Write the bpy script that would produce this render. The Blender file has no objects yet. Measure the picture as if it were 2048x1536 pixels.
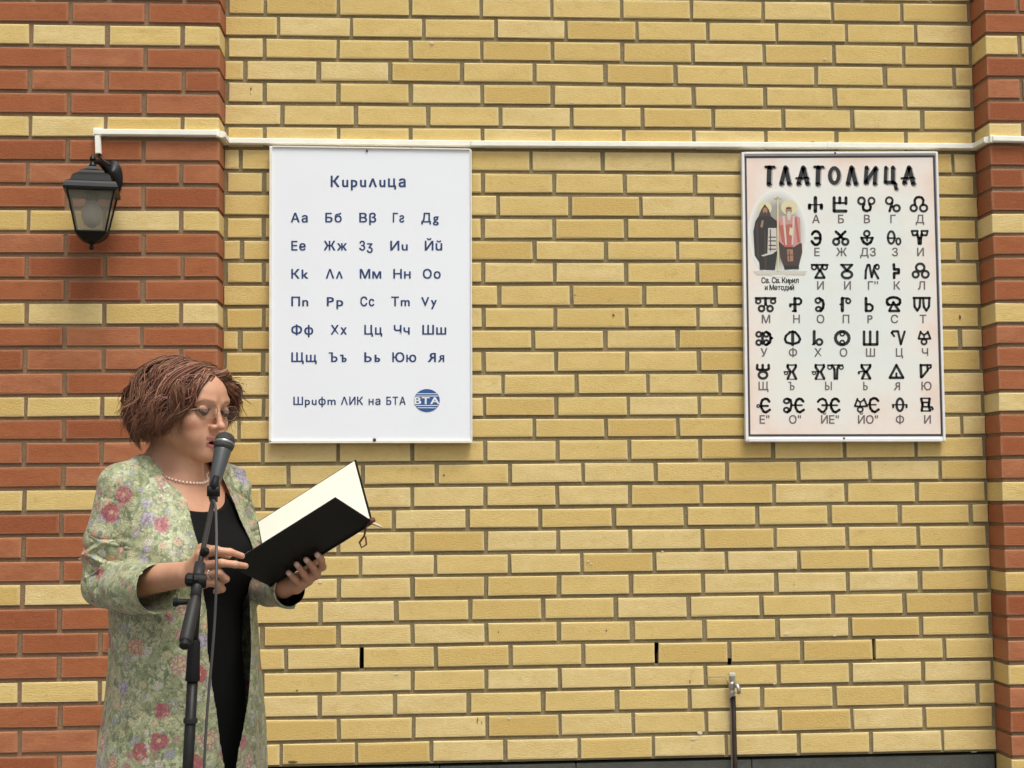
import bpy, bmesh, math, random
import numpy as np
from mathutils import Vector, Matrix
random.seed(7)
rng = np.random.default_rng(7)
scn = bpy.context.scene
COL = scn.collection

# ------------------------------------------------------------------ camera
P = 0.258                       # one stretcher plus its head joint
Z0 = 3.083                      # height of the bed joint that is highest in view
CAM = np.array([0.5607, -4.9083, 1.3833])
FPX, PIT, YAW, ROL = 2787.63, 0.07712, 0.06345, -0.00942
cp, sp, cy_, sy_, cr, sr = math.cos(PIT), math.sin(PIT), math.cos(YAW), math.sin(YAW), math.cos(ROL), math.sin(ROL)
FW = np.array([sy_*cp, cy_*cp, sp]); RT0 = np.array([cy_, -sy_, 0.0]); UP0 = np.cross(RT0, FW)
RT = RT0*cr + UP0*sr; UP = -RT0*sr + UP0*cr
cam = bpy.data.cameras.new('camera'); cam.sensor_width = 36; cam.lens = FPX/2048*36
cam.clip_end = 2000
co = bpy.data.objects.new('camera', cam); COL.objects.link(co)
co.matrix_world = Matrix(((RT[0], UP[0], -FW[0], CAM[0]), (RT[1], UP[1], -FW[1], CAM[1]), (RT[2], UP[2], -FW[2], CAM[2]), (0, 0, 0, 1)))
scn.camera = co

# ------------------------------------------------------------------ light: bright overcast
SUN_EL, SUN_AZ = math.radians(66), math.radians(156)     # azimuth clockwise from +Y
world = bpy.data.worlds.new('World'); scn.world = world; world.use_nodes = True
wn = world.node_tree; wn.nodes.clear()
sky = wn.nodes.new('ShaderNodeTexSky'); sky.sky_type = 'NISHITA'; sky.sun_disc = False
sky.sun_elevation = SUN_EL; sky.sun_rotation = SUN_AZ; sky.air_density = 1.0; sky.dust_density = 6.0; sky.ozone_density = 1.0
hs = wn.nodes.new('ShaderNodeHueSaturation'); hs.inputs['Saturation'].default_value = 0.22
bg = wn.nodes.new('ShaderNodeBackground'); bg.inputs['Strength'].default_value = 0.105
wo = wn.nodes.new('ShaderNodeOutputWorld')
wn.links.new(sky.outputs[0], hs.inputs['Color']); wn.links.new(hs.outputs[0], bg.inputs['Color']); wn.links.new(bg.outputs[0], wo.inputs['Surface'])
sl = bpy.data.lights.new('sun', 'SUN'); sl.energy = 1.5; sl.angle = math.radians(26); sl.color = (1.0, 0.95, 0.87)
so = bpy.data.objects.new('sun', sl); COL.objects.link(so)
sd = Vector((math.sin(SUN_AZ)*math.cos(SUN_EL), math.cos(SUN_AZ)*math.cos(SUN_EL), math.sin(SUN_EL)))
so.rotation_euler = (-sd).to_track_quat('-Z', 'Y').to_euler()
so.location = (2, -6, 8)
vs = scn.view_settings; vs.view_transform = 'Standard'; vs.look = 'None'; vs.gamma = 1; vs.use_curve_mapping = False
vs.exposure = 0.60

# ------------------------------------------------------------------ helpers
def ray(px, py):
    return FW + RT*((px-1024)/FPX) - UP*((py-768)/FPX)
def at(px, py, Y):
    """world point seen at that photo position on the vertical plane y = Y"""
    v = ray(px, py); return CAM + v*((Y-CAM[1])/v[1])
def on_plane(px, py, p0, n, off=0.0):
    v = ray(px, py); n = np.asarray(n)
    return CAM + v*(((p0-CAM) @ n + off)/(v @ n))

def link(o, parent=None):
    COL.objects.link(o)
    if parent is not None: o.parent = parent
    return o
def tag(o, label=None, cat=None, group=None, kind=None):
    if label: o['label'] = label
    if cat: o['category'] = cat
    if group: o['group'] = group
    if kind: o['kind'] = kind
    return o
def empty(name, loc=(0, 0, 0)):
    o = bpy.data.objects.new(name, None); o.location = loc; o.empty_display_size = 0.1
    return link(o)
def mesh_obj(name, verts, faces, mat, parent=None, smooth=False, origin=None):
    """verts in world space; origin = world position of the parent's root"""
    v = np.asarray(verts, dtype=float)
    if parent is not None and origin is None: origin = ORI.get(parent.name, (0, 0, 0))
    if origin is None: origin = (0, 0, 0)
    v = v - np.asarray(origin)
    m = bpy.data.meshes.new(name); m.from_pydata(v.tolist(), [], [list(map(int, f)) for f in faces]); m.update()
    if smooth: m.polygons.foreach_set('use_smooth', [True]*len(m.polygons))
    if mat: m.materials.append(mat)
    o = bpy.data.objects.new(name, m)
    return link(o, parent)
ORI = {}
def root(name, loc, label, cat, group=None):
    o = empty(name, tuple(float(a) for a in loc)); ORI[o.name] = tuple(float(a) for a in loc)
    return tag(o, label, cat, group)
def sub(o, parent):     # register a part as parent of sub-parts sharing its frame
    ORI[o.name] = ORI.get(parent.name, (0, 0, 0)); return o

class MB:
    def __init__(s): s.v = []; s.f = []
    def add(s, v, f):
        b = len(s.v); s.v += [tuple(map(float, a)) for a in v]; s.f += [[b+i for i in q] for q in f]; return s
    def box(s, c, size, M=None, bev=0.0):
        hx, hy, hz = [a/2 for a in size]; c = np.asarray(c, float)
        if bev <= 0:
            vs_ = [(x, y, z) for x in (-hx, hx) for y in (-hy, hy) for z in (-hz, hz)]
            fs = [(0, 1, 3, 2), (4, 6, 7, 5), (0, 4, 5, 1), (2, 3, 7, 6), (0, 2, 6, 4), (1, 5, 7, 3)]
        else:
            bm = bmesh.new(); bmesh.ops.create_cube(bm, size=1.0)
            for v in bm.verts: v.co = Vector((v.co.x*2*hx, v.co.y*2*hy, v.co.z*2*hz))
            bmesh.ops.bevel(bm, geom=bm.edges[:], offset=bev, segments=2, affect='EDGES', profile=0.6)
            bm.verts.ensure_lookup_table(); vs_ = [tuple(v.co) for v in bm.verts]; fs = [[v.index for v in f.verts] for f in bm.faces]; bm.free()
        vv = np.array(vs_)
        if M is not None: vv = vv @ np.asarray(M).T
        return s.add(vv + c, fs)
    def tube(s, pts, r, n=8, cap=True, closed=False, up=None):
        pts = np.asarray(pts, float); N = len(pts); rr = np.broadcast_to(np.asarray(r, float), (N,))
        if closed: tg = np.roll(pts, -1, 0)-np.roll(pts, 1, 0)
        else: tg = np.gradient(pts, axis=0)
        tg = tg/np.maximum(np.linalg.norm(tg, axis=1, keepdims=True), 1e-9)
        u = np.cross(tg[0], (0, 0, 1.0)) if up is None else np.asarray(up, float)
        if np.linalg.norm(u) < 1e-3: u = np.array((1.0, 0, 0))
        vs_ = []
        for i in range(N):
            u = u - tg[i]*(u @ tg[i]); u = u/np.linalg.norm(u); w = np.cross(tg[i], u)
            for k in range(n):
                a = 2*math.pi*k/n; vs_.append(pts[i] + rr[i]*(math.cos(a)*u + math.sin(a)*w))
        fs = []
        for i in range(N if closed else N-1):
            j = (i+1) % N
            for k in range(n):
                k2 = (k+1) % n; fs.append((i*n+k, i*n+k2, j*n+k2, j*n+k))
        if cap and not closed: fs.append(tuple(range(n-1, -1, -1))); fs.append(tuple((N-1)*n+k for k in range(n)))
        return s.add(vs_, fs)
    def lathe(s, base, axis, prof, n=16, u=None):
        """prof = [(distance along axis, radius)]"""
        axis = np.asarray(axis, float)/np.linalg.norm(axis); base = np.asarray(base, float)
        pts = [base + axis*h for h, _ in prof]; rad = [max(r, 1e-4) for _, r in prof]
        if u is None: u = np.cross(axis, (0.3, 0.2, 1.0))
        u = u/np.linalg.norm(u); w = np.cross(axis, u); vs_ = []
        for p, r in zip(pts, rad):
            for k in range(n): a = 2*math.pi*k/n; vs_.append(p + r*(math.cos(a)*u+math.sin(a)*w))
        fs = [(i*n+k, i*n+(k+1) % n, (i+1)*n+(k+1) % n, (i+1)*n+k) for i in range(len(prof)-1) for k in range(n)]
        fs.append(tuple(range(n-1, -1, -1))); fs.append(tuple((len(prof)-1)*n+k for k in range(n)))
        return s.add(vs_, fs)
    def build(s, name, mat, parent=None, smooth=False, origin=None):
        o = mesh_obj(name, s.v, s.f, mat, parent, smooth, origin); return o

def auto_smooth(o, deg=35):
    bm = bmesh.new(); bm.from_mesh(o.data)
    for f in bm.faces: f.smooth = True
    for e in bm.edges:
        if len(e.link_faces) == 2 and e.calc_face_angle(0) > math.radians(deg): e.smooth = False
    bm.to_mesh(o.data); bm.free(); return o

# ------------------------------------------------------------------ materials
def srgb(r, g, b, k=1.0):
    f = lambda c: ((c/255+0.055)/1.055)**2.4 if c/255 > 0.04045 else c/255/12.92
    return (f(r)*k, f(g)*k, f(b)*k, 1)
class NT:
    def __init__(s, name):
        s.m = bpy.data.materials.new(name); s.m.use_nodes = True; s.t = s.m.node_tree; s.b = s.t.nodes['Principled BSDF']
    def n(s, typ, **kw):
        nd = s.t.nodes.new(typ)
        for k, v in kw.items():
            if k.startswith('_'): setattr(nd, k[1:], v)
            else: nd.inputs[k.replace('__', ' ')].default_value = v
        return nd
    def l(s, a, b): s.t.links.new(a, b)
    def mix(s, fac, a, b, mode='MIX'):
        nd = s.t.nodes.new('ShaderNodeMix'); nd.data_type = 'RGBA'; nd.blend_type = mode
        for i, x in ((0, fac), (6, a), (7, b)):
            if isinstance(x, (int, float)): nd.inputs[i].default_value = x
            elif isinstance(x, tuple): nd.inputs[i].default_value = x
            else: s.l(x, nd.inputs[i])
        return nd.outputs[2]
    def math(s, op, a, b=0.0, c=None, clamp=False):
        nd = s.t.nodes.new('ShaderNodeMath'); nd.operation = op; nd.use_clamp = clamp
        for i, x in enumerate((a, b, c)):
            if x is None: continue
            if isinstance(x, (int, float)): nd.inputs[i].default_value = x
            else: s.l(x, nd.inputs[i])
        return nd.outputs[0]
    def ramp(s, fac, stops, interp='LINEAR'):
        nd = s.t.nodes.new('ShaderNodeValToRGB'); cr_ = nd.color_ramp; cr_.interpolation = interp
        while len(cr_.elements) < len(stops): cr_.elements.new(0.5)
        for e, (p, c) in zip(cr_.elements, stops): e.position = p; e.color = c if isinstance(c, tuple) else (c, c, c, 1)
        s.l(fac, nd.inputs[0]); return nd.outputs[0]
    def noise(s, vec, scale, detail=3, rough=0.55, dist=0.0):
        nd = s.n('ShaderNodeTexNoise', Scale=scale, Detail=detail, Roughness=rough, Distortion=dist)
        if vec is not None: s.l(vec, nd.inputs['Vector'])
        return nd.outputs['Fac']
    def bump(s, h, strength, dist):
        nd = s.n('ShaderNodeBump', Strength=strength, Distance=dist); s.l(h, nd.inputs['Height'])
        s.l(nd.outputs[0], s.b.inputs['Normal'])
    def geo(s): return s.t.nodes.new('ShaderNodeNewGeometry')
    def coord(s, which='Object'): return s.t.nodes.new('ShaderNodeTexCoord').outputs[which]
    def scale(s, vec, sc):
        nd = s.t.nodes.new('ShaderNodeMapping'); nd.inputs['Scale'].default_value = sc; s.l(vec, nd.inputs['Vector']); return nd.outputs[0]

def plain(name, col, rough=0.5, metal=0.0, nscale=0, namp=0.12, spec=None, bump=0.0, coat=0):
    t = NT(name); t.b.inputs['Roughness'].default_value = rough; t.b.inputs['Metallic'].default_value = metal
    if spec is not None: t.b.inputs['Specular IOR Level'].default_value = spec
    if nscale:
        g = t.geo(); n_ = t.noise(g.outputs['Position'], nscale, 4)
        c = t.mix(t.ramp(n_, [(0.3, 0.0), (0.7, 1.0)]), tuple(x*(1-namp) for x in col[:3])+(1,), tuple(min(1, x*(1+namp)) for x in col[:3])+(1,))
        t.l(c, t.b.inputs['Base Color'])
        if bump: t.bump(n_, bump, 0.002)
    else: t.b.inputs['Base Color'].default_value = col
    if coat: t.b.inputs['Coat Weight'].default_value = coat
    return t.m

def brick_mat(name, base, dark, pale, rimc, streak):
    t = NT(name); g = t.geo(); pos = g.outputs['Position']
    oi = t.t.nodes.new('ShaderNodeObjectInfo')
    r = t.math('FRACT', t.math('ADD', oi.outputs['Random'], t.math('MULTIPLY', g.outputs['Random Per Island'], 7.31)))
    r2 = t.math('FRACT', t.math('MULTIPLY', r, 17.17))
    off = t.t.nodes.new('ShaderNodeVectorMath'); off.operation = 'ADD'; t.l(pos, off.inputs[0])
    cx = t.t.nodes.new('ShaderNodeCombineXYZ'); t.l(t.math('MULTIPLY', r, 31.0), cx.inputs[0]); t.l(t.math('MULTIPLY', r2, 13.0), cx.inputs[2]); t.l(cx.outputs[0], off.inputs[1])
    vec = off.outputs[0]
    big = t.noise(t.scale(vec, (1, 1, 2.2)), 9, 4, 0.6)
    fine = t.noise(vec, 160, 4, 0.7)
    spk = t.noise(vec, 420, 2, 0.6)
    lin = t.noise(t.scale(vec, streak), 60, 3, 0.6)
    c = t.mix(t.ramp(r, [(0, dark), (0.3, base), (0.75, base), (1, pale)]), (0, 0, 0, 1), (0, 0, 0, 1))
    c = t.ramp(r, [(0, dark), (0.12, dark), (0.35, base), (0.65, base), (0.85, pale), (1, pale)])
    c = t.mix(t.ramp(big, [(0.32, 0.0), (0.68, 0.6)]), c, dark)
    c = t.mix(t.math('MULTIPLY', t.ramp(fine, [(0.35, 0.0), (0.75, 1.0)]), 0.35), c, pale)
    c = t.mix(t.math('MULTIPLY', t.ramp(lin, [(0.4, 0.0), (0.7, 1.0)]), 0.34), c, dark)
    sm = t.noise(t.scale(vec, (1, 1, 1.6)), 22, 4, 0.7, 0.6); c = t.mix(t.math('MULTIPLY', t.ramp(sm, [(0.56, 0.0), (0.72, 1.0)]), 0.30), c, tuple(x*0.62 for x in dark[:3])+(1,))
    c = t.mix(t.math('MULTIPLY', t.ramp(sm, [(0.26, 1.0), (0.36, 0.0)]), 0.35), c, rimc)
    # small dark pits and scuffs
    vor = t.n('ShaderNodeTexVoronoi', Scale=26.0); t.l(vec, vor.inputs['Vector'])
    pit = t.math('MULTIPLY', t.ramp(vor.outputs['Distance'], [(0.03, 1.0), (0.075, 0.0)]), t.ramp(big, [(0.52, 0.0), (0.6, 1.0)]))
    c = t.mix(t.math('MULTIPLY', pit, 0.55), c, (0.10, 0.06, 0.03, 1))
    # uneven paler rim colour along the arrises
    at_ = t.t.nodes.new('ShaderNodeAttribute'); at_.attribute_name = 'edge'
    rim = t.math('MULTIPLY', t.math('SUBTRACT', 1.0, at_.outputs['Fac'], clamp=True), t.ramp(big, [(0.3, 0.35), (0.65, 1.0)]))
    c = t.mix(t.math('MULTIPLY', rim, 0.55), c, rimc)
    t.l(c, t.b.inputs['Base Color']); t.b.inputs['Roughness'].default_value = 0.88
    t.b.inputs['Specular IOR Level'].default_value = 0.25
    h = t.math('ADD', t.math('MULTIPLY', fine, 0.6), t.math('ADD', t.math('MULTIPLY', spk, 0.3), t.math('MULTIPLY', lin, 0.7)))
    t.bump(h, 0.7, 0.0028)
    return t.m
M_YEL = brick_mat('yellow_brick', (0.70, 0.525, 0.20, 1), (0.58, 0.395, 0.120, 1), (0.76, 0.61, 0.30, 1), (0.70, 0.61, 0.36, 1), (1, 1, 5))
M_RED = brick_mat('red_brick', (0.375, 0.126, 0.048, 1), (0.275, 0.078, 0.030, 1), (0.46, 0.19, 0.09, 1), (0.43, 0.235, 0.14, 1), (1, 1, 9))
def mortar_mat(name, a, b):
    t = NT(name); g = t.geo(); pos = g.outputs['Position']
    f = t.noise(pos, 240, 5, 0.75); bg_ = t.noise(pos, 14, 3)
    c = t.mix(t.ramp(f, [(0.35, 0.0), (0.7, 1.0)]), a, b)
    c = t.mix(t.math('MULTIPLY', t.ramp(bg_, [(0.35, 0.0), (0.7, 1.0)]), 0.35), c, tuple(x*0.62 for x in a[:3])+(1,))
    t.l(c, t.b.inputs['Base Color']); t.b.inputs['Roughness'].default_value = 0.95
    t.bump(f, 0.9, 0.004); return t.m
M_MOR = mortar_mat('grey_mortar', (0.205, 0.160, 0.075, 1), (0.37, 0.30, 0.165, 1))
M_MORR = mortar_mat('pilaster_mortar', (0.225, 0.140, 0.075, 1), (0.36, 0.25, 0.15, 1))
M_DARK = plain('slot_shade', (0.012, 0.009, 0.006, 1), 0.95)  # near-black colour stands in for the shade inside the weep slots
M_PLINTH = mortar_mat('dark_plinth', (0.075, 0.078, 0.066, 1), (0.125, 0.13, 0.112, 1))
M_PAVE = plain('paving', (0.15, 0.14, 0.125, 1), 0.85, nscale=9, namp=0.15, bump=0.3)
M_PVC = plain('white_pvc', (0.88, 0.87, 0.76, 1), 0.38, nscale=14, namp=0.06)
M_PVCD = plain('dusty_pvc', (0.66, 0.63, 0.55, 1), 0.5)

# ------------------------------------------------------------------ ground
gnd = mesh_obj('ground', [(-300, -300, 0), (300, -300, 0), (300, 300, 0), (-300, 300, 0)], [(0, 1, 2, 3)], M_PAVE)
tag(gnd, kind='structure')

# ------------------------------------------------------------------ brickwork
DZ = [0.0221, 0.02251, 0.01783, 0.0174, 0.01422, 0.01251, 0.006, -0.00103, -0.0055, -0.01756, -0.02138, -0.01459, -0.02255, -0.02491, -0.02746, -0.01232, -0.02073, -0.02226, -0.01078, 0.00113, -0.00411, -0.00091, 0, 0.0107, 0.00748, 0.01548, 0.01805, 0.00939, 0.01632, 0.00923, 0.01068, 0.00856, -0.0007, -0.00666]
DU = [0.0, 0.0146, 0.01053, 0.00114, -0.0086, -0.01517, -0.02063, -0.00643, 0.0028, 0.00824, 0.01345]
Q = 0.30909
def zl(k):      # height of bed joint k (counted downwards)
    if 0 <= k <= 33: return Z0 + P*(-k*Q + DZ[k])
    return Z0 - k*Q*P + (P*DZ[0] if k < 0 else P*DZ[33])
XL, XR, DP = -0.54347*P, 10.0122*P, 0.126
BED, HEAD = 0.0135, 0.0145
def u_of(px, k):   # brick coordinate of a photo position in row k
    zc = (zl(k)+zl(k-1))/2
    X = at(px, 768, 0)[0]
    for _ in range(4):
        d = np.array([X, 0, zc])-CAM; py = 768-FPX*(d @ UP)/(d @ FW); X = at(px, py, 0)[0]
    return X/P
ODD = {1: 1133, 3: 1068, 5: 1143, 7: 1204.7, 9: 1139.6, 11: 1212, 13: 1143.7, 15: 1211.5, 17: 1152.5, 19: 1213, 21: 1166, 23: 1081, 25: 1164, 27: 1086.7, 29: 1168, 31: 1086.7, 33: 1159}

_mc = {}
def brick_mesh(L, H, D, mat, variant, right_side=False):
    key = (round(L, 3), round(H, 4), round(D, 3), mat.name, variant)
    if key in _mc: return _mc[key]
    r = random.Random(hash((round(L, 3), variant)) & 0xffff)
    b = 0.0022; e = min(0.011, L/5)
    j = lambda a: r.uniform(-a, a)
    hx, hz = L/2, H/2
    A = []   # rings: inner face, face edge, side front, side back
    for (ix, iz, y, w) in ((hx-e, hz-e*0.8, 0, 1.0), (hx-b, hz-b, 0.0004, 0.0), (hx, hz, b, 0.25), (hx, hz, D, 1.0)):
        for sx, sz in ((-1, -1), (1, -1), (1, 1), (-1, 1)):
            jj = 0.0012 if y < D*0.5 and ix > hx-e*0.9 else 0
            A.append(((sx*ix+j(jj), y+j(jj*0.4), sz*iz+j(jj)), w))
    fs = [(0, 1, 2, 3)]
    for k in range(3):
        for i in range(4):
            a, c = k*4+i, k*4+(i+1) % 4; fs.append((a, a+4, c+4, c))
    m = bpy.data.meshes.new('brick'); m.from_pydata([a[0] for a in A], [], fs); m.update()
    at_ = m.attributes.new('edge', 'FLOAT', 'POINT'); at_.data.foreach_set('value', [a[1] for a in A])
    m.materials.append(mat); _mc[key] = m
    return m
def q5(x): return round(x/0.004)*0.004
class Stack:        # joined bricks (outside the picture or behind the boards)
    def __init__(s): s.v = []; s.f = []; s.w = []; s.mi = []
    def add(s, m, loc, mi):
        b = len(s.v); vv = [tuple(np.array(v.co)+loc) for v in m.vertices]; s.v += vv
        s.w += [d.value for d in m.attributes['edge'].data]
        s.f += [[b+i for i in p.vertices] for p in m.polygons]; s.mi += [mi]*len(m.polygons)
    def build(s, name, mats, parent):
        if not s.v: return
        m = bpy.data.meshes.new(name); m.from_pydata(s.v, [], s.f); m.update()
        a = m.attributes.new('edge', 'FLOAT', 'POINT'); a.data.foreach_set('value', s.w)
        for x in mats: m.materials.append(x)
        m.polygons.foreach_set('material_index', s.mi)
        return tag(link(bpy.data.objects.new(name, m), parent), kind='stuff')
def px_of(p):
    d = np.asarray(p)-CAM; w = d @ FW; return 1024+FPX*(d @ RT)/w, 768-FPX*(d @ UP)/w
def hidden(x0, x1, z, y):
    a = px_of((x0, y, z)); b = px_of((x1, y, z))
    if b[0] < 3 or a[0] > 2045 or a[1] < -14 or a[1] > 1548: return True
    for (l, t, r, bt) in ((540, 300, 942, 880), (1488, 310, 1876, 878)):
        if a[0] > l-2 and b[0] < r+2 and t+14 < a[1] < bt-18: return True
    if 250 < a[0] and b[0] < 470 and a[1] > 1000: return True
    return False
def lay(parent, stack, x0, x1, k, y, D, mat, mi, cut=0.0):
    zt, zb = zl(k-1)-BED/2, zl(k)+BED/2
    H = zt-zb; L = x1-x0
    if L < 0.015: return
    loc = Vector(((x0+x1)/2+random.uniform(-.0008, .0008), y+random.uniform(-.0012, .0012), (zt+zb)/2+random.uniform(-.0007, .0007)))
    Lq = L if L < 0.22 else round(L/0.002)*0.002
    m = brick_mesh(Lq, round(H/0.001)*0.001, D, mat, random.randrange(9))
    if hidden(x0, x1, loc.z, y): stack.add(m, np.array(loc), mi); return
    o = bpy.data.objects.new('brick', m); o.location = loc
    o.rotation_euler = (random.uniform(-.004, .004), random.uniform(-.0022, .0022), random.uniform(-.003, .003))
    link(o, parent)

# wall -------------------------------------------------------------
wall = root('brick_wall', (0, 0, 0), 'yellow brick wall field set back between the two red brick pilasters', 'wall')
st = Stack(); KT, KB = -12, 33
HOLES = []
for k in range(KT, KB+1):
    us = []
    if k % 2 == 0:
        for i in range(11):
            w = (k+0.5)/32.0
            px_shift = DU[i]
            us.append(i+px_shift+random.uniform(-.006, .006))
    else:
        u0 = u_of(ODD[k], k) if k in ODD else 5.5+random.uniform(-.12, .12)
        u0 -= math.floor(u0)
        us = [u0+i+random.uniform(-.008, .008) for i in range(-1, 11)]
    us = [u for u in us if XL/P+0.08 < u < XR/P-0.08]
    lo = XL+(HEAD if k % 2 == 0 else 0.002); hi = XR-(HEAD*0.9 if k % 2 == 0 else 0.002)
    ed = [lo]+[u*P for u in us]+[hi]
    hd = HEAD/2*random.uniform(0.85, 1.15)
    for i in range(len(ed)-1):
        a = ed[i]+(hd if i else 0); b = ed[i+1]-(hd if i < len(ed)-2 else 0)
        if k > KB: continue
        lay(wall, st, a, b, k, 0.0, 0.10, M_YEL, 0)
    if k == 29:
        for px in (721, 1313, 1749):
            X = at(px, 1310, 0)[0]; u = min(us, key=lambda t: abs(t*P-X)); HOLES.append((u*P-hd, u*P+hd, zl(29)+BED*0.3, zl(28)-BED*0.3))
        X = at(1463, 1325, 0)[0]; u = min(us, key=lambda t: abs(t*P-X)); HOLES.append((u*P-hd, u*P+hd, zl(29)-BED*0.4, zl(29)+0.018))
st.build('brick_stack', [M_YEL], wall)
# mortar bed with the open weep joints left out as real slots
xs = sorted({XL-0.02, XR+0.02}.union(*[{h[0], h[1]} for h in HOLES])); zs = sorted({zl(KT-1), zl(KB)}.union(*[{h[2], h[3]} for h in HOLES]))
mb = MB(); YM = 0.0065
for i in range(len(xs)-1):
    for j in range(len(zs)-1):
        if any(abs(xs[i]-h[0]) < 1e-6 and zs[j] >= h[2]-1e-6 and zs[j+1] <= h[3]+1e-6 for h in HOLES): continue
        mb.add([(xs[i], YM, zs[j]), (xs[i+1], YM, zs[j]), (xs[i+1], YM, zs[j+1]), (xs[i], YM, zs[j+1])], [(0, 1, 2, 3)])
mb.build('mortar', M_MOR, wall)
mb = MB()
for h in HOLES:
    x0, x1, z0, z1 = h; c = [(x0, z0), (x1, z0), (x1, z1), (x0, z1)]
    v = [(x, YM, z) for x, z in c]+[(x, YM+0.09, z) for x, z in c]
    mb.add(v, [(0, 1, 5, 4), (1, 2, 6, 5), (2, 3, 7, 6), (3, 0, 4, 7), (4, 5, 6, 7)])
mb.build('weep_slot', M_DARK, wall)
mb = MB(); mb.box(((XL+XR)/2, 0.25, (zl(KT-1))/2), (XR-XL, 0.02, zl(KT-1)))
mb.build('wall_core', M_MOR, wall)
# plinth: dark slabs below the last course
zp = zl(33)-BED*0.9; sj = at(1505, 1530, 0)[0]
pxs = [XL+0.001, XL+0.75, sj-0.62, sj, XR-0.004]
for i in range(len(pxs)-1):
    mb = MB(); a, b = pxs[i]+0.0015, pxs[i+1]-0.0015
    mb.box(((a+b)/2, 0.035, zp/2), (b-a, 0.05, zp), bev=0.003); mb.build('plinth_slab', M_PLINTH, wall)

# small marks on the wall: dark chips and a few pale mortar splashes
mc_ = MB(); mrng = random.Random(5)
def blotch(mb, px, py, r, yo=0.0, sx=1.0, sz=1.0):
    c = at(px, py, yo); n = 9; ring = [(c[0]+r*sx*mrng.uniform(.6, 1.2)*math.cos(2*math.pi*i/n), yo-.0003, c[2]+r*sz*mrng.uniform(.6, 1.2)*math.sin(2*math.pi*i/n)) for i in range(n)]
    mb.add(ring+[(c[0], yo-.0011, c[2])], [(i, n, (i+1) % n) for i in range(n)])
for px, py, r, a_, b_ in ((502, 178, .004, .6, 1.6), (501, 187, .002, .6, 1.6), (1588, 1140, .0028, .35, 5), (1588, 1168, .0025, .4, 4), (1589, 1185, .0022, .4, 3), (1920, 634, .006, .7, 1.5), (1227, 630, .005, 1, 1), (1625, 285, .006, 1.4, .8), (1380, 1363, .003, .7, 2), (888, 950, .004, .8, .8), (955, 1440, .003, .6, 3.5), (963, 1445, .0024, .6, 2.5), (594, 1381, .004, 1.2, .8), (1213, 1261, .0035, .8, 1), (997, 1264, .003, .8, 1), (1290, 1010, .0028, .8, 1), (1150, 590, .0035, .8, .8), (585, 1524, .010, 1.8, .5), (1196, 894, .0025, .8, 1), (1460, 560, .003, 1, 1)): blotch(mc_, px, py, r, -.0016, a_, b_)
mc_.build('brick_chip', plain('chip_brown', (.13, .085, .04, 1), .9), wall)
ms_ = MB()
for px, py, r in ((1573, 1268, .007), (1669, 1271, .006), (1400, 1466, .010), (1386, 1478, .008), (793, 1348, .006), (1176, 1122, .005), (1182, 1128, .004), (1549, 1368, .004), (1018, 1437, .006), (1325, 1103, .004), (1650, 118, .006), (864, 86, .006), (1143, 205, .005), (640, 1165, .005), (1760, 640, .004)): blotch(ms_, px, py, r, -.0018, 1.4, .7)
tag(ms_.build('mortar_splash', plain('pale_mortar', (.62, .56, .40, 1), .95), wall), kind='stuff')
def pilaster(name, label, xc, sgn, width):
    """xc = corner towards the yellow field; sgn = direction the pilaster runs away from it"""
    p = root(name, (0, 0, 0), label, 'pilaster'); s = Stack(); y = -DP
    for k in range(KT, 40):
        yel = (k % 4 == 2); m = M_YEL if yel else M_RED; n = 0
        x = 0.0; ed = [0.0]
        x = (P*0.5 if k % 2 == 0 else P) - HEAD*0.3
        while x < width: ed.append(x+random.uniform(-.004, .004)); x += P
        ed.append(width)
        hd = HEAD/2*random.uniform(.85, 1.15)
        for i in range(len(ed)-1):
            a = ed[i]+(hd if i else 0); b = ed[i+1]-(hd if i < len(ed)-2 else 0)
            x0, x1 = (xc+sgn*a, xc+sgn*b); x0, x1 = min(x0, x1), max(x0, x1)
            lay(p, s, x0, x1, k, y, DP+0.006 if i == 0 else 0.08, m, 1 if yel else 0)
    s.build('brick_stack', [M_RED, M_YEL], p)
    xa, xb = (xc+sgn*0.006, xc+sgn*width); xa, xb = min(xa, xb), max(xa, xb); top = zl(KT-1)
    mb = MB(); mb.box(((xa+xb)/2, (y+0.007+0.2)/2, top/2), (xb-xa, 0.2-(y+0.007), top)); mb.build('mortar', M_MORR, p)
    return p
pilaster('brick_pilaster', 'red brick pilaster with yellow courses behind the woman and the wall lantern', XL, -1, 4.2)
pilaster('brick_pilaster', 'red and yellow brick pilaster at the edge right of the old alphabet board', XR, 1, 2.6)

# ------------------------------------------------------------------ cable duct
YD = 0.0
def duct(pts, name, parent, w=0.0225, d=0.019, mat=None, nrm=(0, -1, 0)):
    """rectangular trunking: base, and a lid step; pts on the wall surface"""
    mb = MB(); pts = [np.asarray(p, float) for p in pts]; n = np.asarray(nrm, float)
    a, b = pts; t = b-a; L = np.linalg.norm(t); t /= L; s = np.cross(n, t)
    M = np.column_stack([t, -n, s]); c = (a+b)/2
    mb.box(c+n*d*0.35, (L, d*0.7, w), M, bev=0.0008)
    mb.box(c+n*(d*0.72+0.0008), (L, d*0.56, w*0.80), M, bev=0.0018)
    return mb.build(name, mat or M_PVC, parent, smooth=False)
dr = root('cable_duct', at(900, 289, 0), 'white plastic cable duct running across the wall above both boards', 'cable duct')
yp = -DP-0.001; yw = -0.001
A0 = at(197, 266, yp); A1 = at(441, 268, yp); XA = XL+0.001
A1[0] = XA-0.006
duct([A0+np.array([-0.011, 0, 0]), A1], 'duct_section', dr)
V0 = at(197, 274, yp); V1 = at(198, 309, yp)
duct([V0, V1], 'duct_section', dr, w=0.020)
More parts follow.
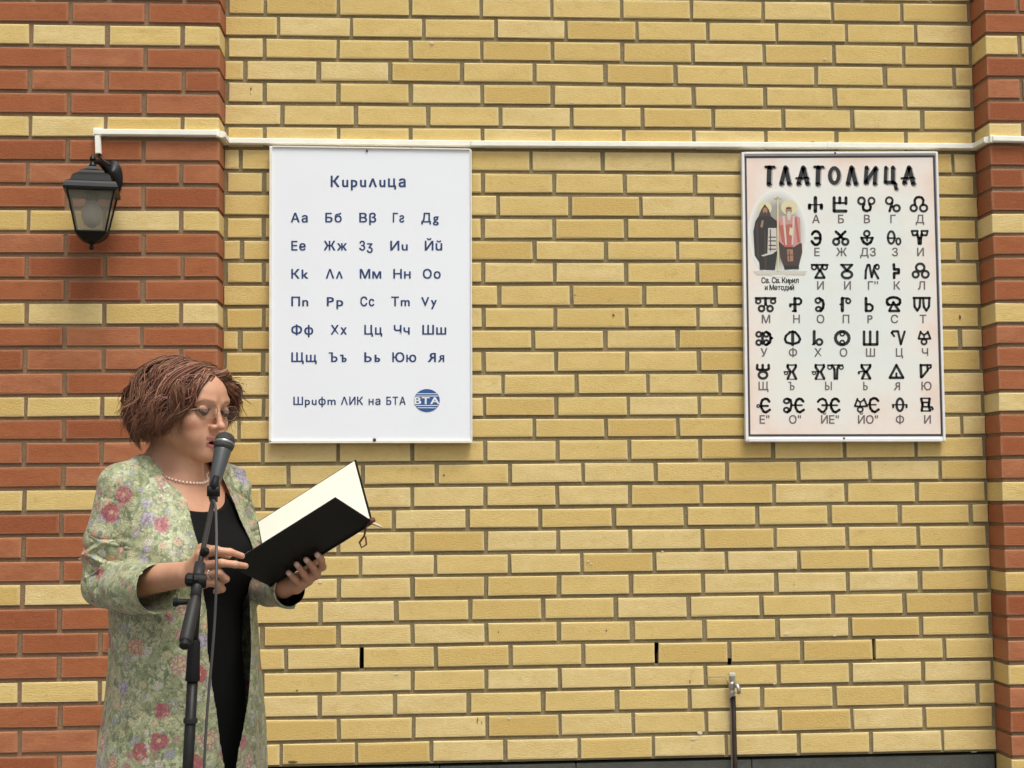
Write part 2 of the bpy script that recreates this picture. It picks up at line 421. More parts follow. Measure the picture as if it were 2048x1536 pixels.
B0 = at(452, 283.5, yw); B0[0] = XL+0.013; BM = at(1652, 292.5, yw); B1 = at(1947, 294.5, yw); B1[0] = XR-0.013
duct([B0, at(941, 289, yw)], 'duct_section', dr); duct([at(941.6, 289, yw), BM], 'duct_section', dr); duct([BM+np.array([.0005, 0, 0]), B1], 'duct_section', dr)
# return on the left pilaster's flank and on the right one's
fl0 = np.array([XL+0.0012, -DP+0.002, A1[2]]); fl1 = np.array([XL+0.0012, -0.004, B0[2]])
duct([fl0, fl1], 'duct_section', dr, nrm=(1, 0, 0))
E0 = at(1977, 279, yp); E0[0] = XR+0.004; E1 = at(2048, 280.5, yp); E1 = E0+(E1-E0)*4.0
duct([E0, E1], 'duct_section', dr)
fr1 = np.array([XR-0.0012, -DP+0.002, E0[2]]); fr0 = np.array([XR-0.0012, -0.004, B1[2]])
duct([fr0, fr1], 'duct_section', dr, nrm=(-1, 0, 0))
for (c, sz) in ((A0+np.array([0, -0.008, 0]), (0.030, 0.018, 0.027)), (np.array([XL-0.004, -DP-0.006, A1[2]]), (0.016, 0.018, 0.026)),
                (np.array([XL+0.009, -0.008, B0[2]]), (0.018, 0.018, 0.026)), (np.array([XR-0.009, -0.008, B1[2]]), (0.018, 0.018, 0.026)),
                (np.array([XR+0.004, -DP-0.006, E0[2]]), (0.016, 0.018, 0.026)), (BM+np.array([0.008, -0.0085, 0.001]), (0.020, 0.0175, 0.0275))):
    mb = MB(); mb.box(c, sz, bev=0.002); mb.build('duct_fitting', M_PVCD if sz[0] == 0.020 else M_PVC, dr)

# ------------------------------------------------------------------ lettering helpers
BF = None
def outline_mesh(body):
    """flat mesh of a word; every outline is filled on its own, so overlapping strokes stay solid"""
    c = bpy.data.curves.new('t', 'FONT'); c.body = body; c.resolution_u = 3
    o = bpy.data.objects.new('t', c); COL.objects.link(o); bpy.context.view_layer.update()
    cu = o.to_curve(bpy.context.evaluated_depsgraph_get()); loops = []
    for sp_ in cu.splines:
        pts = []; bp = sp_.bezier_points; n = len(bp)
        for i in range(n):
            a_, b_ = bp[i], bp[(i+1) % n]; p0, p1, p2, p3 = [np.array(q[:2]) for q in (a_.co, a_.handle_right, b_.handle_left, b_.co)]
            straight = abs(np.cross(p1-p0, p3-p0))+abs(np.cross(p2-p0, p3-p0)) < 1e-5
            for u in ([0] if straight else [0, .25, .5, .75]): pts.append(p0*(1-u)**3+3*p1*u*(1-u)**2+3*p2*u*u*(1-u)+p3*u**3)
        pts = np.array(pts); keep = [i for i in range(len(pts)) if np.abs(pts[i]-pts[i-1]).max() > 1e-4]; pts = pts[keep]
        if len(pts) > 2: loops.append(pts)
    o.to_curve_clear(); bpy.data.objects.remove(o); bpy.data.curves.remove(c)
    if not loops: return np.zeros((0, 3)), []
    def inside(p, poly):
        x, y = p; r_ = False; j = len(poly)-1
        for i in range(len(poly)):
            if (poly[i][1] > y) != (poly[j][1] > y) and x < (poly[j][0]-poly[i][0])*(y-poly[i][1])/(poly[j][1]-poly[i][1])+poly[i][0]: r_ = not r_
            j = i
        return r_
    area = [abs(0.5*np.sum(p[:, 0]*np.roll(p[:, 1], -1)-np.roll(p[:, 0], -1)*p[:, 1])) for p in loops]
    par = []
    for i, p in enumerate(loops):
        c_ = [j for j, q in enumerate(loops) if j != i and area[j] > area[i] and q[:, 0].min() <= p[:, 0].min() and q[:, 0].max() >= p[:, 0].max() and all(inside(v_, q) for v_ in p)]
        par.append(c_)
    outer = [(loops[i],) for i in range(len(loops)) if len(par[i]) % 2 == 0]; oi_ = [i for i in range(len(loops)) if len(par[i]) % 2 == 0]
    own = [[] for _ in outer]; V, F = [], []
    for i in range(len(loops)):
        if len(par[i]) % 2: own[oi_.index(min(par[i], key=lambda j: area[j]))].append(loops[i])
    from mathutils.geometry import tessellate_polygon
    for k, (l, hs_) in enumerate(zip(outer, own)):
        ls = [l[0]]+hs_; flat = np.concatenate(ls); b0 = len(V)
        tr = tessellate_polygon([[Vector((p[0], p[1], 0)) for p in q] for q in ls])
        V += [(p[0], p[1], k) for p in flat]; F += [[b0+i for i in t_] for t_ in tr]
    return np.array(V, float), F
def filled_mesh(body):
    c = bpy.data.curves.new('t', 'FONT'); c.body = body; c.resolution_u = 3; o = bpy.data.objects.new('t', c); COL.objects.link(o); bpy.context.view_layer.update()
    m = bpy.data.meshes.new_from_object(o.evaluated_get(bpy.context.evaluated_depsgraph_get())); v = np.array([tuple(a.co) for a in m.vertices]).reshape(-1, 3); f = [list(p.vertices) for p in m.polygons]
    bpy.data.objects.remove(o); bpy.data.curves.remove(c); bpy.data.meshes.remove(m); return v, f
_gc = {}
def soft_sign(h, arm=False, bar=False):
    """the letter with a stem and a closed bowl, drawn as plain strokes"""
    V, F = [], []; t_ = .082; w = .52*h
    def quad(x0, y0, x1, y1, k): b = len(V); V.extend([(x0, y0, k), (x1, y0, k), (x1, y1, k), (x0, y1, k)]); F.append([b, b+1, b+2, b+3])
    quad(0, 0, t_, h, 0); r_ = .29*h; cy2 = .29*h; cx_ = w-r_
    quad(t_, 2*r_-t_*.9, cx_, 2*r_, 0); quad(t_, 0, cx_, t_*.9, 0); b = len(V); n = 9
    for i in range(n):
        a = -math.pi/2+math.pi*i/(n-1); V.append((cx_+(r_-t_*.95)*math.cos(a), cy2+(r_-t_*.9)*math.sin(a), 0)); V.append((cx_+r_*math.cos(a), cy2+r_*math.sin(a), 0))
    F.extend([[b+2*i, b+2*i+1, b+2*i+3, b+2*i+2] for i in range(n-1)])
    if arm: quad(-.20*h, h-t_*.9, 0, h, 0)
    if bar: quad(w+.12, 0, w+.12+t_, h, 0)
    return np.array(V, float), F
def text_mesh(body, bold=0.0, space=1.0):
    V, F, x = [], [], 0.0; nv = 0; gap = .085+(space-1)*.42
    for ch in body:
        if ch == ' ': x += .26; continue
        if ch not in _gc:
            if ch in 'ЬЪЫьъы': h = .727 if ch in 'ЬЪЫ' else .546; _gc[ch] = soft_sign(h, ch in 'Ъъ', ch in 'Ыы')
            elif ch in 'Яя':
                v_, f_ = filled_mesh('R'); k_ = 1.0 if ch == 'Я' else .75; v_ = v_*np.array([-k_, k_, 1]); _gc[ch] = (v_, f_)
            elif ch in 'Рр': _gc[ch] = filled_mesh('P' if ch == 'Р' else 'p')
            elif ch in 'нФфНюЮ': _gc[ch] = outline_mesh(ch)
            else: _gc[ch] = filled_mesh(ch)
        v, f = _gc[ch]
        if not len(v): continue
        w0 = v[:, 0].min(); vv = v.copy(); vv[:, 0] += x-w0; V.append(vv); F += [[nv+i for i in q] for q in f]; nv += len(vv); x += v[:, 0].max()-w0+gap
    return (np.concatenate(V), F) if V else (np.zeros((0, 3)), [])
CAPH = None
def put_text(mb, body, x, y, cap, Y, width=None, bold=0.012, space=1.0, anchor='l'):
    """x, y = left end of the baseline in the photograph, cap = capital height there"""
    global CAPH
    if CAPH is None:
        v, _ = text_mesh('H'); CAPH = v[:, 1].max()
    v, f = text_mesh(body, 0.0, space)
    if not len(v): return
    w0, w1 = v[:, 0].min(), v[:, 0].max(); s = cap/CAPH; sx = s
    if width: sx = width/(w1-w0)
    if anchor == 'c': x = x-sx*(w1-w0)/2
    for i, (dx, dy) in enumerate([(0, 0)] if bold <= 0 else [(-.5, -.3), (.5, -.3), (-.5, .3), (.5, .3)]):
        k_ = bold*cap*3.2; Yi = Y-0.00008*i
        o = at(x, y, Yi); ex = (at(x+100, y, Yi)-o)/100; ez = (at(x, y-100, Yi)-o)/100
        p = o + np.outer((v[:, 0]-w0)*sx+dx*k_, ex) + np.outer(v[:, 1]*s+dy*k_, ez) - np.outer(v[:, 2], (0, 0.000012, 0))
        mb.add(p, f)
GW = 1.0
def stroke(mb, pts, w, Y, T, closed=False):
    """brush stroke; pts in zoomed coordinates, T=(x0,y0,scale)"""
    w = w*GW; pts = [np.array(p, float) for p in pts]
    if closed: pts = pts+[pts[0]]
    q = lambda p: at(T[0]+p[0]/T[2], T[1]+p[1]/T[2], Y)
    for a, b in zip(pts[:-1], pts[1:]):
        d = b-a; L = np.hypot(*d)
        if L < 1e-6: continue
        n = np.array([-d[1], d[0]])/L*w/2
        mb.add([q(a-n), q(b-n), q(b+n), q(a+n)], [(0, 1, 2, 3)]); Yk = Y
    for p in pts:
        ring = [q(p+np.array([math.cos(t), math.sin(t)])*w/2) for t in np.linspace(0, 2*math.pi, 11)[:-1]]
        mb.add([tuple(r_) for r_ in ring], [tuple(range(10))])
def ell(mb, cx, cy, rx, ry, w, Y, T):
    w = w*GW; pts = [(cx+rx*math.cos(t), cy+ry*math.sin(t)) for t in np.linspace(0, 2*math.pi, 15)[:-1]]
    q = lambda p: at(T[0]+p[0]/T[2], T[1]+p[1]/T[2], Y)
    vs_ = []; N = len(pts)
    for i in range(N):
        a = np.array((math.cos(2*math.pi*i/N), math.sin(2*math.pi*i/N)))
        c = np.array((cx, cy)); rr = np.array((rx, ry))
        vs_.append(q(c+a*(rr-w/2).clip(1))); vs_.append(q(c+a*(rr+w/2)))
    mb.add(vs_, [(2*i, 2*i+1, (2*i+3) % (2*N), (2*i+2) % (2*N)) for i in range(N)])
def flip_check(o):  # print faces towards the viewer
    m = o.data; m.update()
    bm = bmesh.new(); bm.from_mesh(m)
    for f in bm.faces:
        if f.normal.y > 0: f.normal_flip()
    bm.to_mesh(m); bm.free(); return o

M_BOARD = plain('white_board', (0.83, 0.86, 0.895, 1), 0.32, nscale=3, namp=0.015, spec=0.4)
M_TRIM = plain('cream_trim', (0.80, 0.765, 0.66, 1), 0.4, nscale=30, namp=0.05)
M_INK = plain('blue_ink', srgb(30, 58, 108), 0.5)
M_BLACK = plain('black_ink', (0.018, 0.018, 0.018, 1), 0.5)
M_SCREW = plain('rusty_screw', (0.10, 0.085, 0.06, 1), 0.5, 0.6)
def quad_board(name, corners, Yf, thick, mat, parent):
    f = [at(x, y, Yf) for x, y in corners]; b = [p+np.array([0, thick, 0]) for p in f]
    return MB().add(f+b, [(0, 1, 2, 3), (4, 7, 6, 5), (0, 4, 5, 1), (1, 5, 6, 2), (2, 6, 7, 3), (3, 7, 4, 0)]).build(name, mat, parent)
def screw(px, py, Y, parent, r=0.0045):
    c = at(px, py, Y); mb = MB(); mb.lathe(c+np.array([0, 0.004, 0]), (0, -1, 0), [(0, r), (0.006, r), (0.0075, r*0.6)], 10); mb.build('screw', M_SCREW, parent)

# white alphabet board
YB = -0.030
b1 = root('alphabet_board', at(740, 887, YB), 'white board of blue letter pairs with a round blue emblem at the bottom', 'board')
quad_board('panel', [(539, 292), (942, 298.5), (944, 885), (537.5, 886)], YB, 0.004, M_BOARD, b1)
def trim(a, b, w, name='trim'):
    """thin edging strip on the rim of a board"""
    A, B = at(a[0], a[1], YB-0.004), at(b[0], b[1], YB-0.004); t = (B-A); L = np.linalg.norm(t); t /= L; n = np.array([0, -1.0, 0]); s = np.cross(n, t)
    mb = MB(); mb.box((A+B)/2+np.array([0, 0.011, 0]), (L, 0.026, w), np.column_stack([t, -n, s]), bev=0.001)
    return mb.build(name, M_TRIM, CUR)
CUR = b1
trim((541.5, 294), (540.5, 884.5), 0.0085); trim((538, 883.7), (944.5, 883.2), 0.0095); trim((942, 300), (943.6, 881), 0.0045); trim((545, 292.8), (940, 298.6), 0.005)
mb = MB(); Yt = YB-0.0009
R = [(444.4, [('Аа', 582), ('Бб', 651), ('Вβ', 719), ('Гƨ', 786), ('Дg', 843)], (33, 32, 33, 22, 34)),
     (500.5, [('Ее', 583), ('Жж', 648), ('Зʒ', 719), ('Иu', 781), ('Йŭ', 850)], (28, 45, 26, 34, 34)),
     (556.8, [('Кk', 583), ('Λʌ', 652), ('Мм', 720), ('Нн', 787), ('Оо', 846)], (33, 33, 42, 34, 35)),
     (612, [('Пn', 583), ('Рр', 654), ('Сс', 721), ('Тm', 783), ('Vy', 843)], (33, 32, 27, 36, 30)),
     (668.8, [('Фф', 583), ('Хх', 662), ('Цц', 729), ('Чч', 788), ('Шш', 845)], (43, 31, 35, 31, 47)),
     (723.6, [('Щщ', 583), ('Ъъ', 658), ('Ьь', 729), ('Юю', 785), ('Яя', 856)], (50, 35, 31, 47, 32))]
for y, prs, ws in R:
    for (s_, x), w in zip(prs, ws):
        mb = MB(); put_text(mb, s_, x, y, 17.5, Yt, width=w, bold=0.018, space=1.22); flip_check(mb.build('letter_pair', M_INK, b1))
mb = MB(); put_text(mb, 'Кupuʌuца', 662, 373.5, 20.5, Yt, width=149, bold=0.02, space=1.3); flip_check(mb.build('title_lettering', M_INK, b1))
mb = MB()
for s_, x, w in (('Шрuфm', 587, 84), ('ΛИК', 682, 44), ('на', 737.5, 23), ('БТА', 773, 38)): put_text(mb, s_, x, 809.5, 15, Yt, width=w, bold=0.014, space=1.2)
flip_check(mb.build('footer_lettering', M_INK, b1))
# emblem: blue striped oval with white capitals
M_BLUE = plain('emblem_blue', srgb(44, 88, 146), 0.45); M_WPR = plain('white_print', (0.78, 0.80, 0.82, 1), 0.45)
mb = MB(); cxe, cye, rx, ry = 853.8, 801, 25.8, 23
ring = [tuple(at(cxe+rx*math.cos(t), cye+ry*math.sin(t), Yt)) for t in np.linspace(0, 2*math.pi, 37)[:-1]]
em = flip_check(mb.add(ring, [tuple(range(36))]).build('emblem', M_BLUE, b1)); sub(em, b1)
mb = MB()
for yy, h in ((787.5, 1.5), (792, 1.6), (811, 1.6), (815.5, 1.5)):
    hw = rx*math.sqrt(max(0, 1-((yy-cye)/ry)**2))-1
    mb.add([at(cxe-hw, yy+h/2, Yt-.0007), at(cxe+hw, yy+h/2, Yt-.0007), at(cxe+hw, yy-h/2, Yt-.0007), at(cxe-hw, yy-h/2, Yt-.0007)], [(0, 1, 2, 3)])
flip_check(mb.build('emblem_stripes', M_WPR, em))
mb = MB(); put_text(mb, 'BTA', 829.5, 808, 13.5, Yt-.0009, width=49, bold=0.03); flip_check(mb.build('emblem_lettering', M_WPR, em))
screw(734, 301.5, YB-0.002, b1, 0.004); screw(749, 879.5, YB-0.006, b1, 0.006)

# old alphabet board
t = NT('aged_print'); g = t.geo(); pos = g.outputs['Position']
n1 = t.noise(pos, 5.5, 4, 0.6); n2 = t.noise(pos, 9, 5, 0.6); gc = t.coord('Generated'); sx_ = t.t.nodes.new('ShaderNodeSeparateXYZ'); t.l(gc, sx_.inputs[0])
ed_ = t.math('MAXIMUM', t.math('ABSOLUTE', t.math('SUBTRACT', sx_.outputs[0], .5)), t.math('ABSOLUTE', t.math('SUBTRACT', sx_.outputs[2], .5)))
ed_ = t.math('ADD', ed_, t.math('MULTIPLY', t.math('SUBTRACT', n1, .5), .45))
c = t.ramp(ed_, [(0.22, srgb(230, 236, 230, .95)), (0.38, srgb(236, 235, 226, .95)), (0.47, srgb(240, 228, 216, .94)), (0.60, srgb(240, 210, 190, .92))])
c = t.mix(t.math('MULTIPLY', t.ramp(n2, [(0.50, 0.0), (0.75, 1.0)]), 0.22), c, srgb(212, 200, 184))
t.l(c, t.b.inputs['Base Color']); t.b.inputs['Roughness'].default_value = 0.35; M_AGED = t.m
M_FRAME = plain('white_frame', (0.80, 0.80, 0.78, 1), 0.35, nscale=20, namp=0.04)
M_BORDER = plain('dark_border_print', srgb(70, 66, 70), 0.4)
YG = -0.028
b2 = root('alphabet_board', at(1690, 885, YG), 'framed poster of black old Slavonic letters with two haloed robed figures', 'board')
OUT = [(1483.5, 304.5), (1875, 303), (1891, 884), (1491.5, 884.5)]
def inset(q, l, t_, r, b): return [(q[0][0]+l, q[0][1]+t_), (q[1][0]-r, q[1][1]+t_), (q[2][0]-r, q[2][1]-b), (q[3][0]+l, q[3][1]-b)]
quad_board('panel', OUT, YG+0.004, 0.006, M_FRAME, b2)
quad_board('border_print', inset(OUT, 5.5, 7.5, 5.5, 11.5), YG+0.0034, 0.0004, M_BORDER, b2)
quad_board('poster_sheet', inset(OUT, 9.5, 12, 9.5, 16), YG+0.0026, 0.0006, M_AGED, b2)
def bar(a, b, w, parent, mat, Y, d):
    A, B = at(*a, Y), at(*b, Y); t_ = B-A; L = np.linalg.norm(t_); t_ /= L; n = np.array([0, -1.0, 0]); s = np.cross(n, t_)
    mb = MB(); mb.box((A+B)/2+np.array([0, d/2-0.004, 0]), (L, d, w), np.column_stack([t_, -n, s]), bev=0.0018); return mb.build('frame_bar', mat, parent)
bar((1485.5, 306), (1493.5, 882), 0.0085, b2, M_FRAME, YG, 0.024); bar((1873, 305), (1888.6, 882), 0.0085, b2, M_FRAME, YG, 0.024)
bar((1489, 306.5), (1870, 305.2), 0.0085, b2, M_FRAME, YG, 0.022); bar((1497, 880.2), (1886, 880), 0.011, b2, M_FRAME, YG, 0.022)
screw(1670, 306, YG-0.002, b2, 0.004); screw(1688, 877, YG-0.002, b2, 0.004)
Yg = YG+0.0019
TT = (1470, 280, 4.655)
def title(mb, Y, dx=0, dy=0):
    o = lambda *a: [(x+dx, y+dy) for x, y in a]
    for w, pts in ((24, [(285, 250), (365, 250)]), (42, [(320, 255), (315, 412)]), (40, [(430, 408), (470, 255), (505, 408)]), (40, [(590, 408), (635, 255), (675, 408)]), (18, [(570, 355), (680, 350)]),
                   (24, [(740, 250), (820, 250)]), (42, [(775, 255), (770, 412)]), (40, [(1050, 408), (1085, 255), (1125, 408)]), (36, [(1225, 255), (1215, 400), (1310, 258), (1300, 408)]),
                   (32, [(1405, 255), (1400, 393), (1480, 395)]), (36, [(1470, 255), (1470, 393)]), (30, [(1488, 400), (1500, 455)]), (40, [(1575, 400), (1620, 255), (1660, 408)]), (18, [(1550, 355), (1665, 350)])):
        stroke(mb, o(*pts), w, Y, TT)
    ell(mb, 925+dx, 330+dy, 42, 70, 36, Y, TT)
M_GREY = plain('grey_shadow_print', (0.42, 0.42, 0.40, 1), 0.5)
mb = MB(); title(mb, Yg, 12, 10); flip_check(mb.build('title_shade_print', M_GREY, b2))
mb = MB(); title(mb, Yg-0.0006); flip_check(mb.build('title_lettering', M_BLACK, b2))
T1, T2, T3, T4, T5 = (1610, 385, 7.68), (1500, 585, 10.595), (1680, 585, 10.595), (1500, 715, 10.595), (1680, 715, 10.595)
G = [
 (T1, [(44, '160,80 160,290'), (16, '70,187 250,187'), (42, '70,192 70,240'), (42, '252,192 252,240'),
  (38, '447,80 447,285 630,285'), (24, '447,160 630,160'), (36, '535,80 535,160'), (36, '630,80 630,170'), (32, '910,175 890,220 900,265 950,285 1000,265 1010,220 990,175'),
  (32, '1340,150 1300,285'), (24, '1320,225 1360,210'), (30, '1690,185 1685,115 1710,78 1750,68 1795,78 1820,115 1810,190'),
  (32, '110,640 130,608 165,592 205,606 235,650 238,720 225,770 190,800 150,800 120,770 105,748'), (34, '155,700 235,700'), (32, '475,600 520,640 560,690 600,715'), (32, '620,600 575,640 535,690 500,710'),
  (20, '860,690 950,700 1045,690'), (34, '870,700 900,765 955,795 1010,765 1035,700'), (22, '950,670 955,740'), (20, '1275,700 1390,700'),
  (24, '1640,590 1730,590 1720,655 1660,655 1640,592'), (24, '1790,590 1885,590 1868,655 1800,655 1790,592'), (34, '1722,640 1745,700 1750,785'), (34, '1795,640 1780,700 1775,785'),
  (22, '100,1110 350,1110'), (28, '180,1110 222,1200 160,1308 300,1308 238,1200 270,1110'), (22, '550,1110 730,1110'), (32, '570,1112 645,1200 715,1112'),
  (28, '930,1318 935,1200 962,1112 990,1112 1025,1300 1070,1130 1100,1112'), (28, '1060,1200 1125,1318'), (34, '1365,1105 1370,1180 1440,1180 1440,1235 1370,1240 1370,1310')],
  [(868, 128, 50, 52, 28), (1022, 128, 46, 50, 24), (1295, 125, 52, 52, 26), (1408, 240, 48, 48, 28), (1670, 238, 48, 48, 28), (1822, 238, 55, 52, 28), (480, 755, 46, 46, 30), (620, 755, 46, 46, 30),
   (950, 630, 42, 42, 26), (1325, 690, 52, 95, 28), (1435, 750, 32, 48, 24), (140, 1147, 36, 36, 22), (305, 1147, 36, 36, 22), (645, 1260, 78, 56, 32), (1110, 1142, 28, 36, 20), (1770, 1152, 64, 60, 30), (1700, 1258, 46, 46, 28), (1848, 1255, 52, 52, 28)]),
 (T2, [(38, '120,120 540,120'), (48, '330,120 330,245'), (28, '300,290 330,240 370,290'), (54, '950,125 955,385'), (30, '905,392 980,392'), (36, '950,125 1040,120 1085,160 1085,215 1040,250 850,250'),
  (46, '1470,122 1540,170 1560,250 1545,330 1500,388'), (44, '345,835 420,880 440,970 420,1060 345,1108'), (24, '440,940 480,965 440,990'), (46, '265,860 265,1080'),
  (52, '905,830 905,1105'), (24, '850,830 960,830'), (40, '850,838 760,920 742,990 770,1055 860,1080'), (40, '955,838 1030,920 1063,990 1030,1055 950,1080'), (50, '1360,825 1360,1085'), (22, '1325,1100 1370,1080'), (28, '1910,250 1955,245')],
  [(175, 185, 50, 46, 32), (490, 185, 50, 46, 32), (245, 340, 58, 58, 38), (425, 340, 58, 58, 38), (855, 278, 10, 20, 30), (1440, 170, 52, 52, 34), (1450, 348, 52, 44, 36),
   (185, 885, 50, 50, 36), (345, 885, 50, 50, 36), (185, 1060, 50, 50, 36), (345, 1060, 50, 50, 36), (1470, 1048, 62, 60, 38), (1955, 965, 145, 140, 54), (1955, 875, 44, 44, 26), (1955, 1058, 44, 44, 26)]),
 (T3, [(56, '50,122 50,385'), (28, '50,118 170,120'), (50, '550,122 555,385'), (38, '560,250 640,248 690,290 690,350 650,390 560,390'),
  (44, '1040,258 995,215 1000,150 1060,112 1130,100 1210,112 1270,150 1275,220 1220,258'), (42, '1130,205 1045,390 1255,390 1130,205'), (28, '1000,260 1260,260'),
  (40, '1560,115 1905,115'), (40, '1572,115 1582,300 1640,382 1690,300 1700,115'), (40, '1762,115 1777,300 1830,382 1885,300 1895,115'),
  (44, '510,830 510,1100 790,1100 790,830'), (44, '640,830 640,1100'), (38, '1095,855 1120,822 1230,820 1290,1095 1370,828'), (32, '1095,850 1150,925'),
  (34, '1710,828 1665,975 1780,985 1915,975 1860,828'), (32, '1710,850 1780,900 1860,850'), (28, '1782,900 1782,985')],
  [(175, 180, 46, 48, 32), (782, 0, 1, 1, 0), (1782, 1042, 54, 56, 34)]),
 (T4, [(42, '155,158 150,240 210,268 270,250 340,268 400,240 395,158'), (42, '270,158 270,250'),
  (42, '800,158 795,200 860,300 800,450'), (42, '970,158 972,200 905,300 978,450'), (22, '800,158 970,158'), (14, '800,458 980,458'), (18, '720,300 860,300'),
  (42, '1395,158 1390,200 1455,300 1395,450'), (42, '1565,158 1567,200 1500,300 1573,450'), (22, '1395,158 1565,158'), (14, '1395,458 1575,458'), (18, '1315,300 1455,300'),
  (20, '1640,158 1970,158'), (40, '1740,162 1790,250 1795,450'), (40, '1880,162 1850,250 1845,450'),
  (42, '410,930 370,882 320,872 260,902 235,970 240,1060 290,1145 340,1160 420,1108'), (34, '235,1025 380,1025'),
  (42, '790,872 860,900 880,1010 850,1120 790,1160'), (42, '1130,930 1090,882 1040,872 990,902 962,970 967,1060 1010,1140 1060,1160 1140,1108'), (28, '900,1010 1100,1010'),
  (38, '1440,938 1480,890 1540,872 1600,902 1630,990 1620,1080 1570,1145 1520,1155 1450,1090'), (32, '1530,1010 1700,1010'), (42, '1885,930 1845,882 1795,872 1745,902 1717,970 1722,1060 1765,1140 1815,1160 1895,1108'), (28, '1700,1010 1850,1010')],
  [(275, 370, 90, 74, 42), (765, 332, 34, 28, 18), (1360, 332, 34, 28, 18), (1690, 207, 42, 40, 22), (1935, 210, 42, 38, 22), (175, 1027, 28, 28, 22), (775, 922, 56, 46, 34), (772, 1108, 52, 46, 34)]),
 (T5, [(44, '460,158 462,200 530,300 472,445'), (44, '640,158 636,200 562,300 638,445'), (22, '455,156 645,156'), (14, '470,452 640,452'), (22, '400,300 530,292'),
  (42, '1195,160 1055,428 1340,428 1195,160'), (34, '1195,335 1195,425'), (46, '1712,160 1722,415'), (34, '1705,160 1925,160'), (38, '1850,160 1858,270 1740,412'), (30, '1925,165 1928,210 1870,238'),
  (32, '370,875 315,1030 430,1038 575,1030 510,875'), (28, '370,900 430,948 500,900'), (26, '430,950 430,1038'), (42, '810,918 770,872 710,860 650,892 630,970 640,1070 690,1136 740,1155 820,1100'), (24, '580,1000 760,1000'),
  (22, '1110,1000 1420,1000'), (34, '1127,1005 1127,1055'), (34, '1410,1005 1410,1055'), (42, '1722,872 1742,960 1750,1000 1732,1125'), (42, '1900,872 1888,960 1880,1000 1908,1125'), (22, '1720,862 1908,862'), (22, '1732,1132 1908,1132'), (28, '1750,950 1890,950'), (28, '1750,1040 1950,1050')],
  [(400, 322, 10, 18, 26), (430, 1100, 56, 52, 30), (1270, 1000, 72, 132, 42), (1960, 1085, 12, 18, 24)])]
CAPS = [(y, w[:-4], int(w[-4:])) for y, row in ((438, 'А1632 Б1682 В1734 Г1786 Д1840'), (504, 'Е1634 Ж1683 ДЗ1736 З1790 И1841'), (571, 'И1641 И1695 Г\'\'1746 К1794 Л1843'), (638, 'М1532 Н1593 О1641 П1692 Р1740 С1789 Т1846'),
               (705, 'У1528 Ф1586 Х1636 О1687 Ш1741 Ц1799 Ч1850'), (772, 'Щ1527 Ъ1583 Ы1657 Ь1731 Я1794 Ю1853'), (839, 'Е"1529 О"1590 ЙЕ"1660 ЙО"1736 Ф1800 И1855')) for w in row.split()]
GL = {}; GW = 1.28
def glyph(T, pts):
    m_ = np.mean(np.array(pts), 0); x, y = T[0]+m_[0]/T[2], T[1]+m_[1]/T[2]
    i = min(range(len(CAPS)), key=lambda j: (abs(CAPS[j][2]-x)+3*abs(CAPS[j][0]-29-y)))
    return GL.setdefault(i, MB())
for T, S, E_ in G:
    for w, s_ in S:
        pp = [tuple(map(float, p.split(','))) for p in s_.split()]; stroke(glyph(T, pp), pp, w, Yg, T)
    for cx_, cyy, rx_, ry_, w in E_:
        if w: ell(glyph(T, [(cx_, cyy)]), cx_, cyy, rx_, ry_, w, Yg, T)
for i in sorted(GL): flip_check(GL[i].build('old_letter', M_BLACK, b2))
M_CAP = plain('brown_caption_ink', srgb(112, 98, 98), 0.5)
for y, s_, x in CAPS:
    mb = MB(); put_text(mb, s_, x, y+8, 15.5, Yg, bold=0.013, anchor='c', space=1.1); flip_check(mb.build('caption_letter', M_CAP, b2))
mb = MB(); put_text(mb, 'Св. Св. Кирил', 1560, 566, 10.5, Yg, width=74, bold=0.02, anchor='c'); put_text(mb, 'и Методий', 1559, 580, 10, Yg, width=58, bold=0.02, anchor='c')
flip_check(mb.build('name_lettering', M_BLACK, b2))
# the two robed figures: generic flat print
TS = (1490, 370, 6.68)
fig = None
def poly(pts, mat, lvl, name='figure_print'):
    mb = MB(); q = [at(TS[0]+x/TS[2], TS[1]+y/TS[2], Yg-0.0004*lvl) for x, y in pts]
    mb.add(q, [tuple(range(len(q)))]); return flip_check(mb.build(name, mat, fig or b2))
def disc(cx_, cyy, rx_, ry_, n=20): return [(cx_+rx_*math.cos(a), cyy+ry_*math.sin(a)) for a in np.linspace(0, 2*math.pi, n+1)[:-1]]
t = NT('print_soft_tint'); gc = t.coord('Generated'); vm = t.t.nodes.new('ShaderNodeVectorMath'); vm.operation = 'DISTANCE'; t.l(gc, vm.inputs[0]); vm.inputs[1].default_value = (.5, .5, .5)
t.l(t.ramp(vm.outputs['Value'], [(0.30, (.34, .33, .27, 1)), (0.49, (.80, .81, .77, 1))]), t.b.inputs['Base Color']); M_SOFT = t.m
fig = poly(disc(440, 640, 400, 590, 32), M_SOFT, 0, 'figures_picture'); sub(fig, b2)
C = lambda n, c: plain('print_'+n, c, 0.5)
c_gold, c_dark, c_pink, c_red, c_skin, c_brown, c_scroll, c_tint = C('gold', (0.68, 0.62, 0.38, 1)), C('black', (0.03, 0.03, 0.027, 1)), C('pink', (0.55, 0.28, 0.25, 1)), C('red', (0.46, 0.13, 0.10, 1)), C('skin', (0.36, 0.20, 0.12, 1)), C('brown', (0.07, 0.045, 0.038, 1)), C('scroll', (0.58, 0.56, 0.48, 1)), C('tint', (0.60, 0.58, 0.50, 1))
poly([(110, 1150), (830, 1150), (800, 1200), (160, 1200)], c_tint, 0.6)
poly(disc(265, 310, 92, 95), c_gold, 1); poly(disc(590, 300, 110, 100), c_gold, 1)
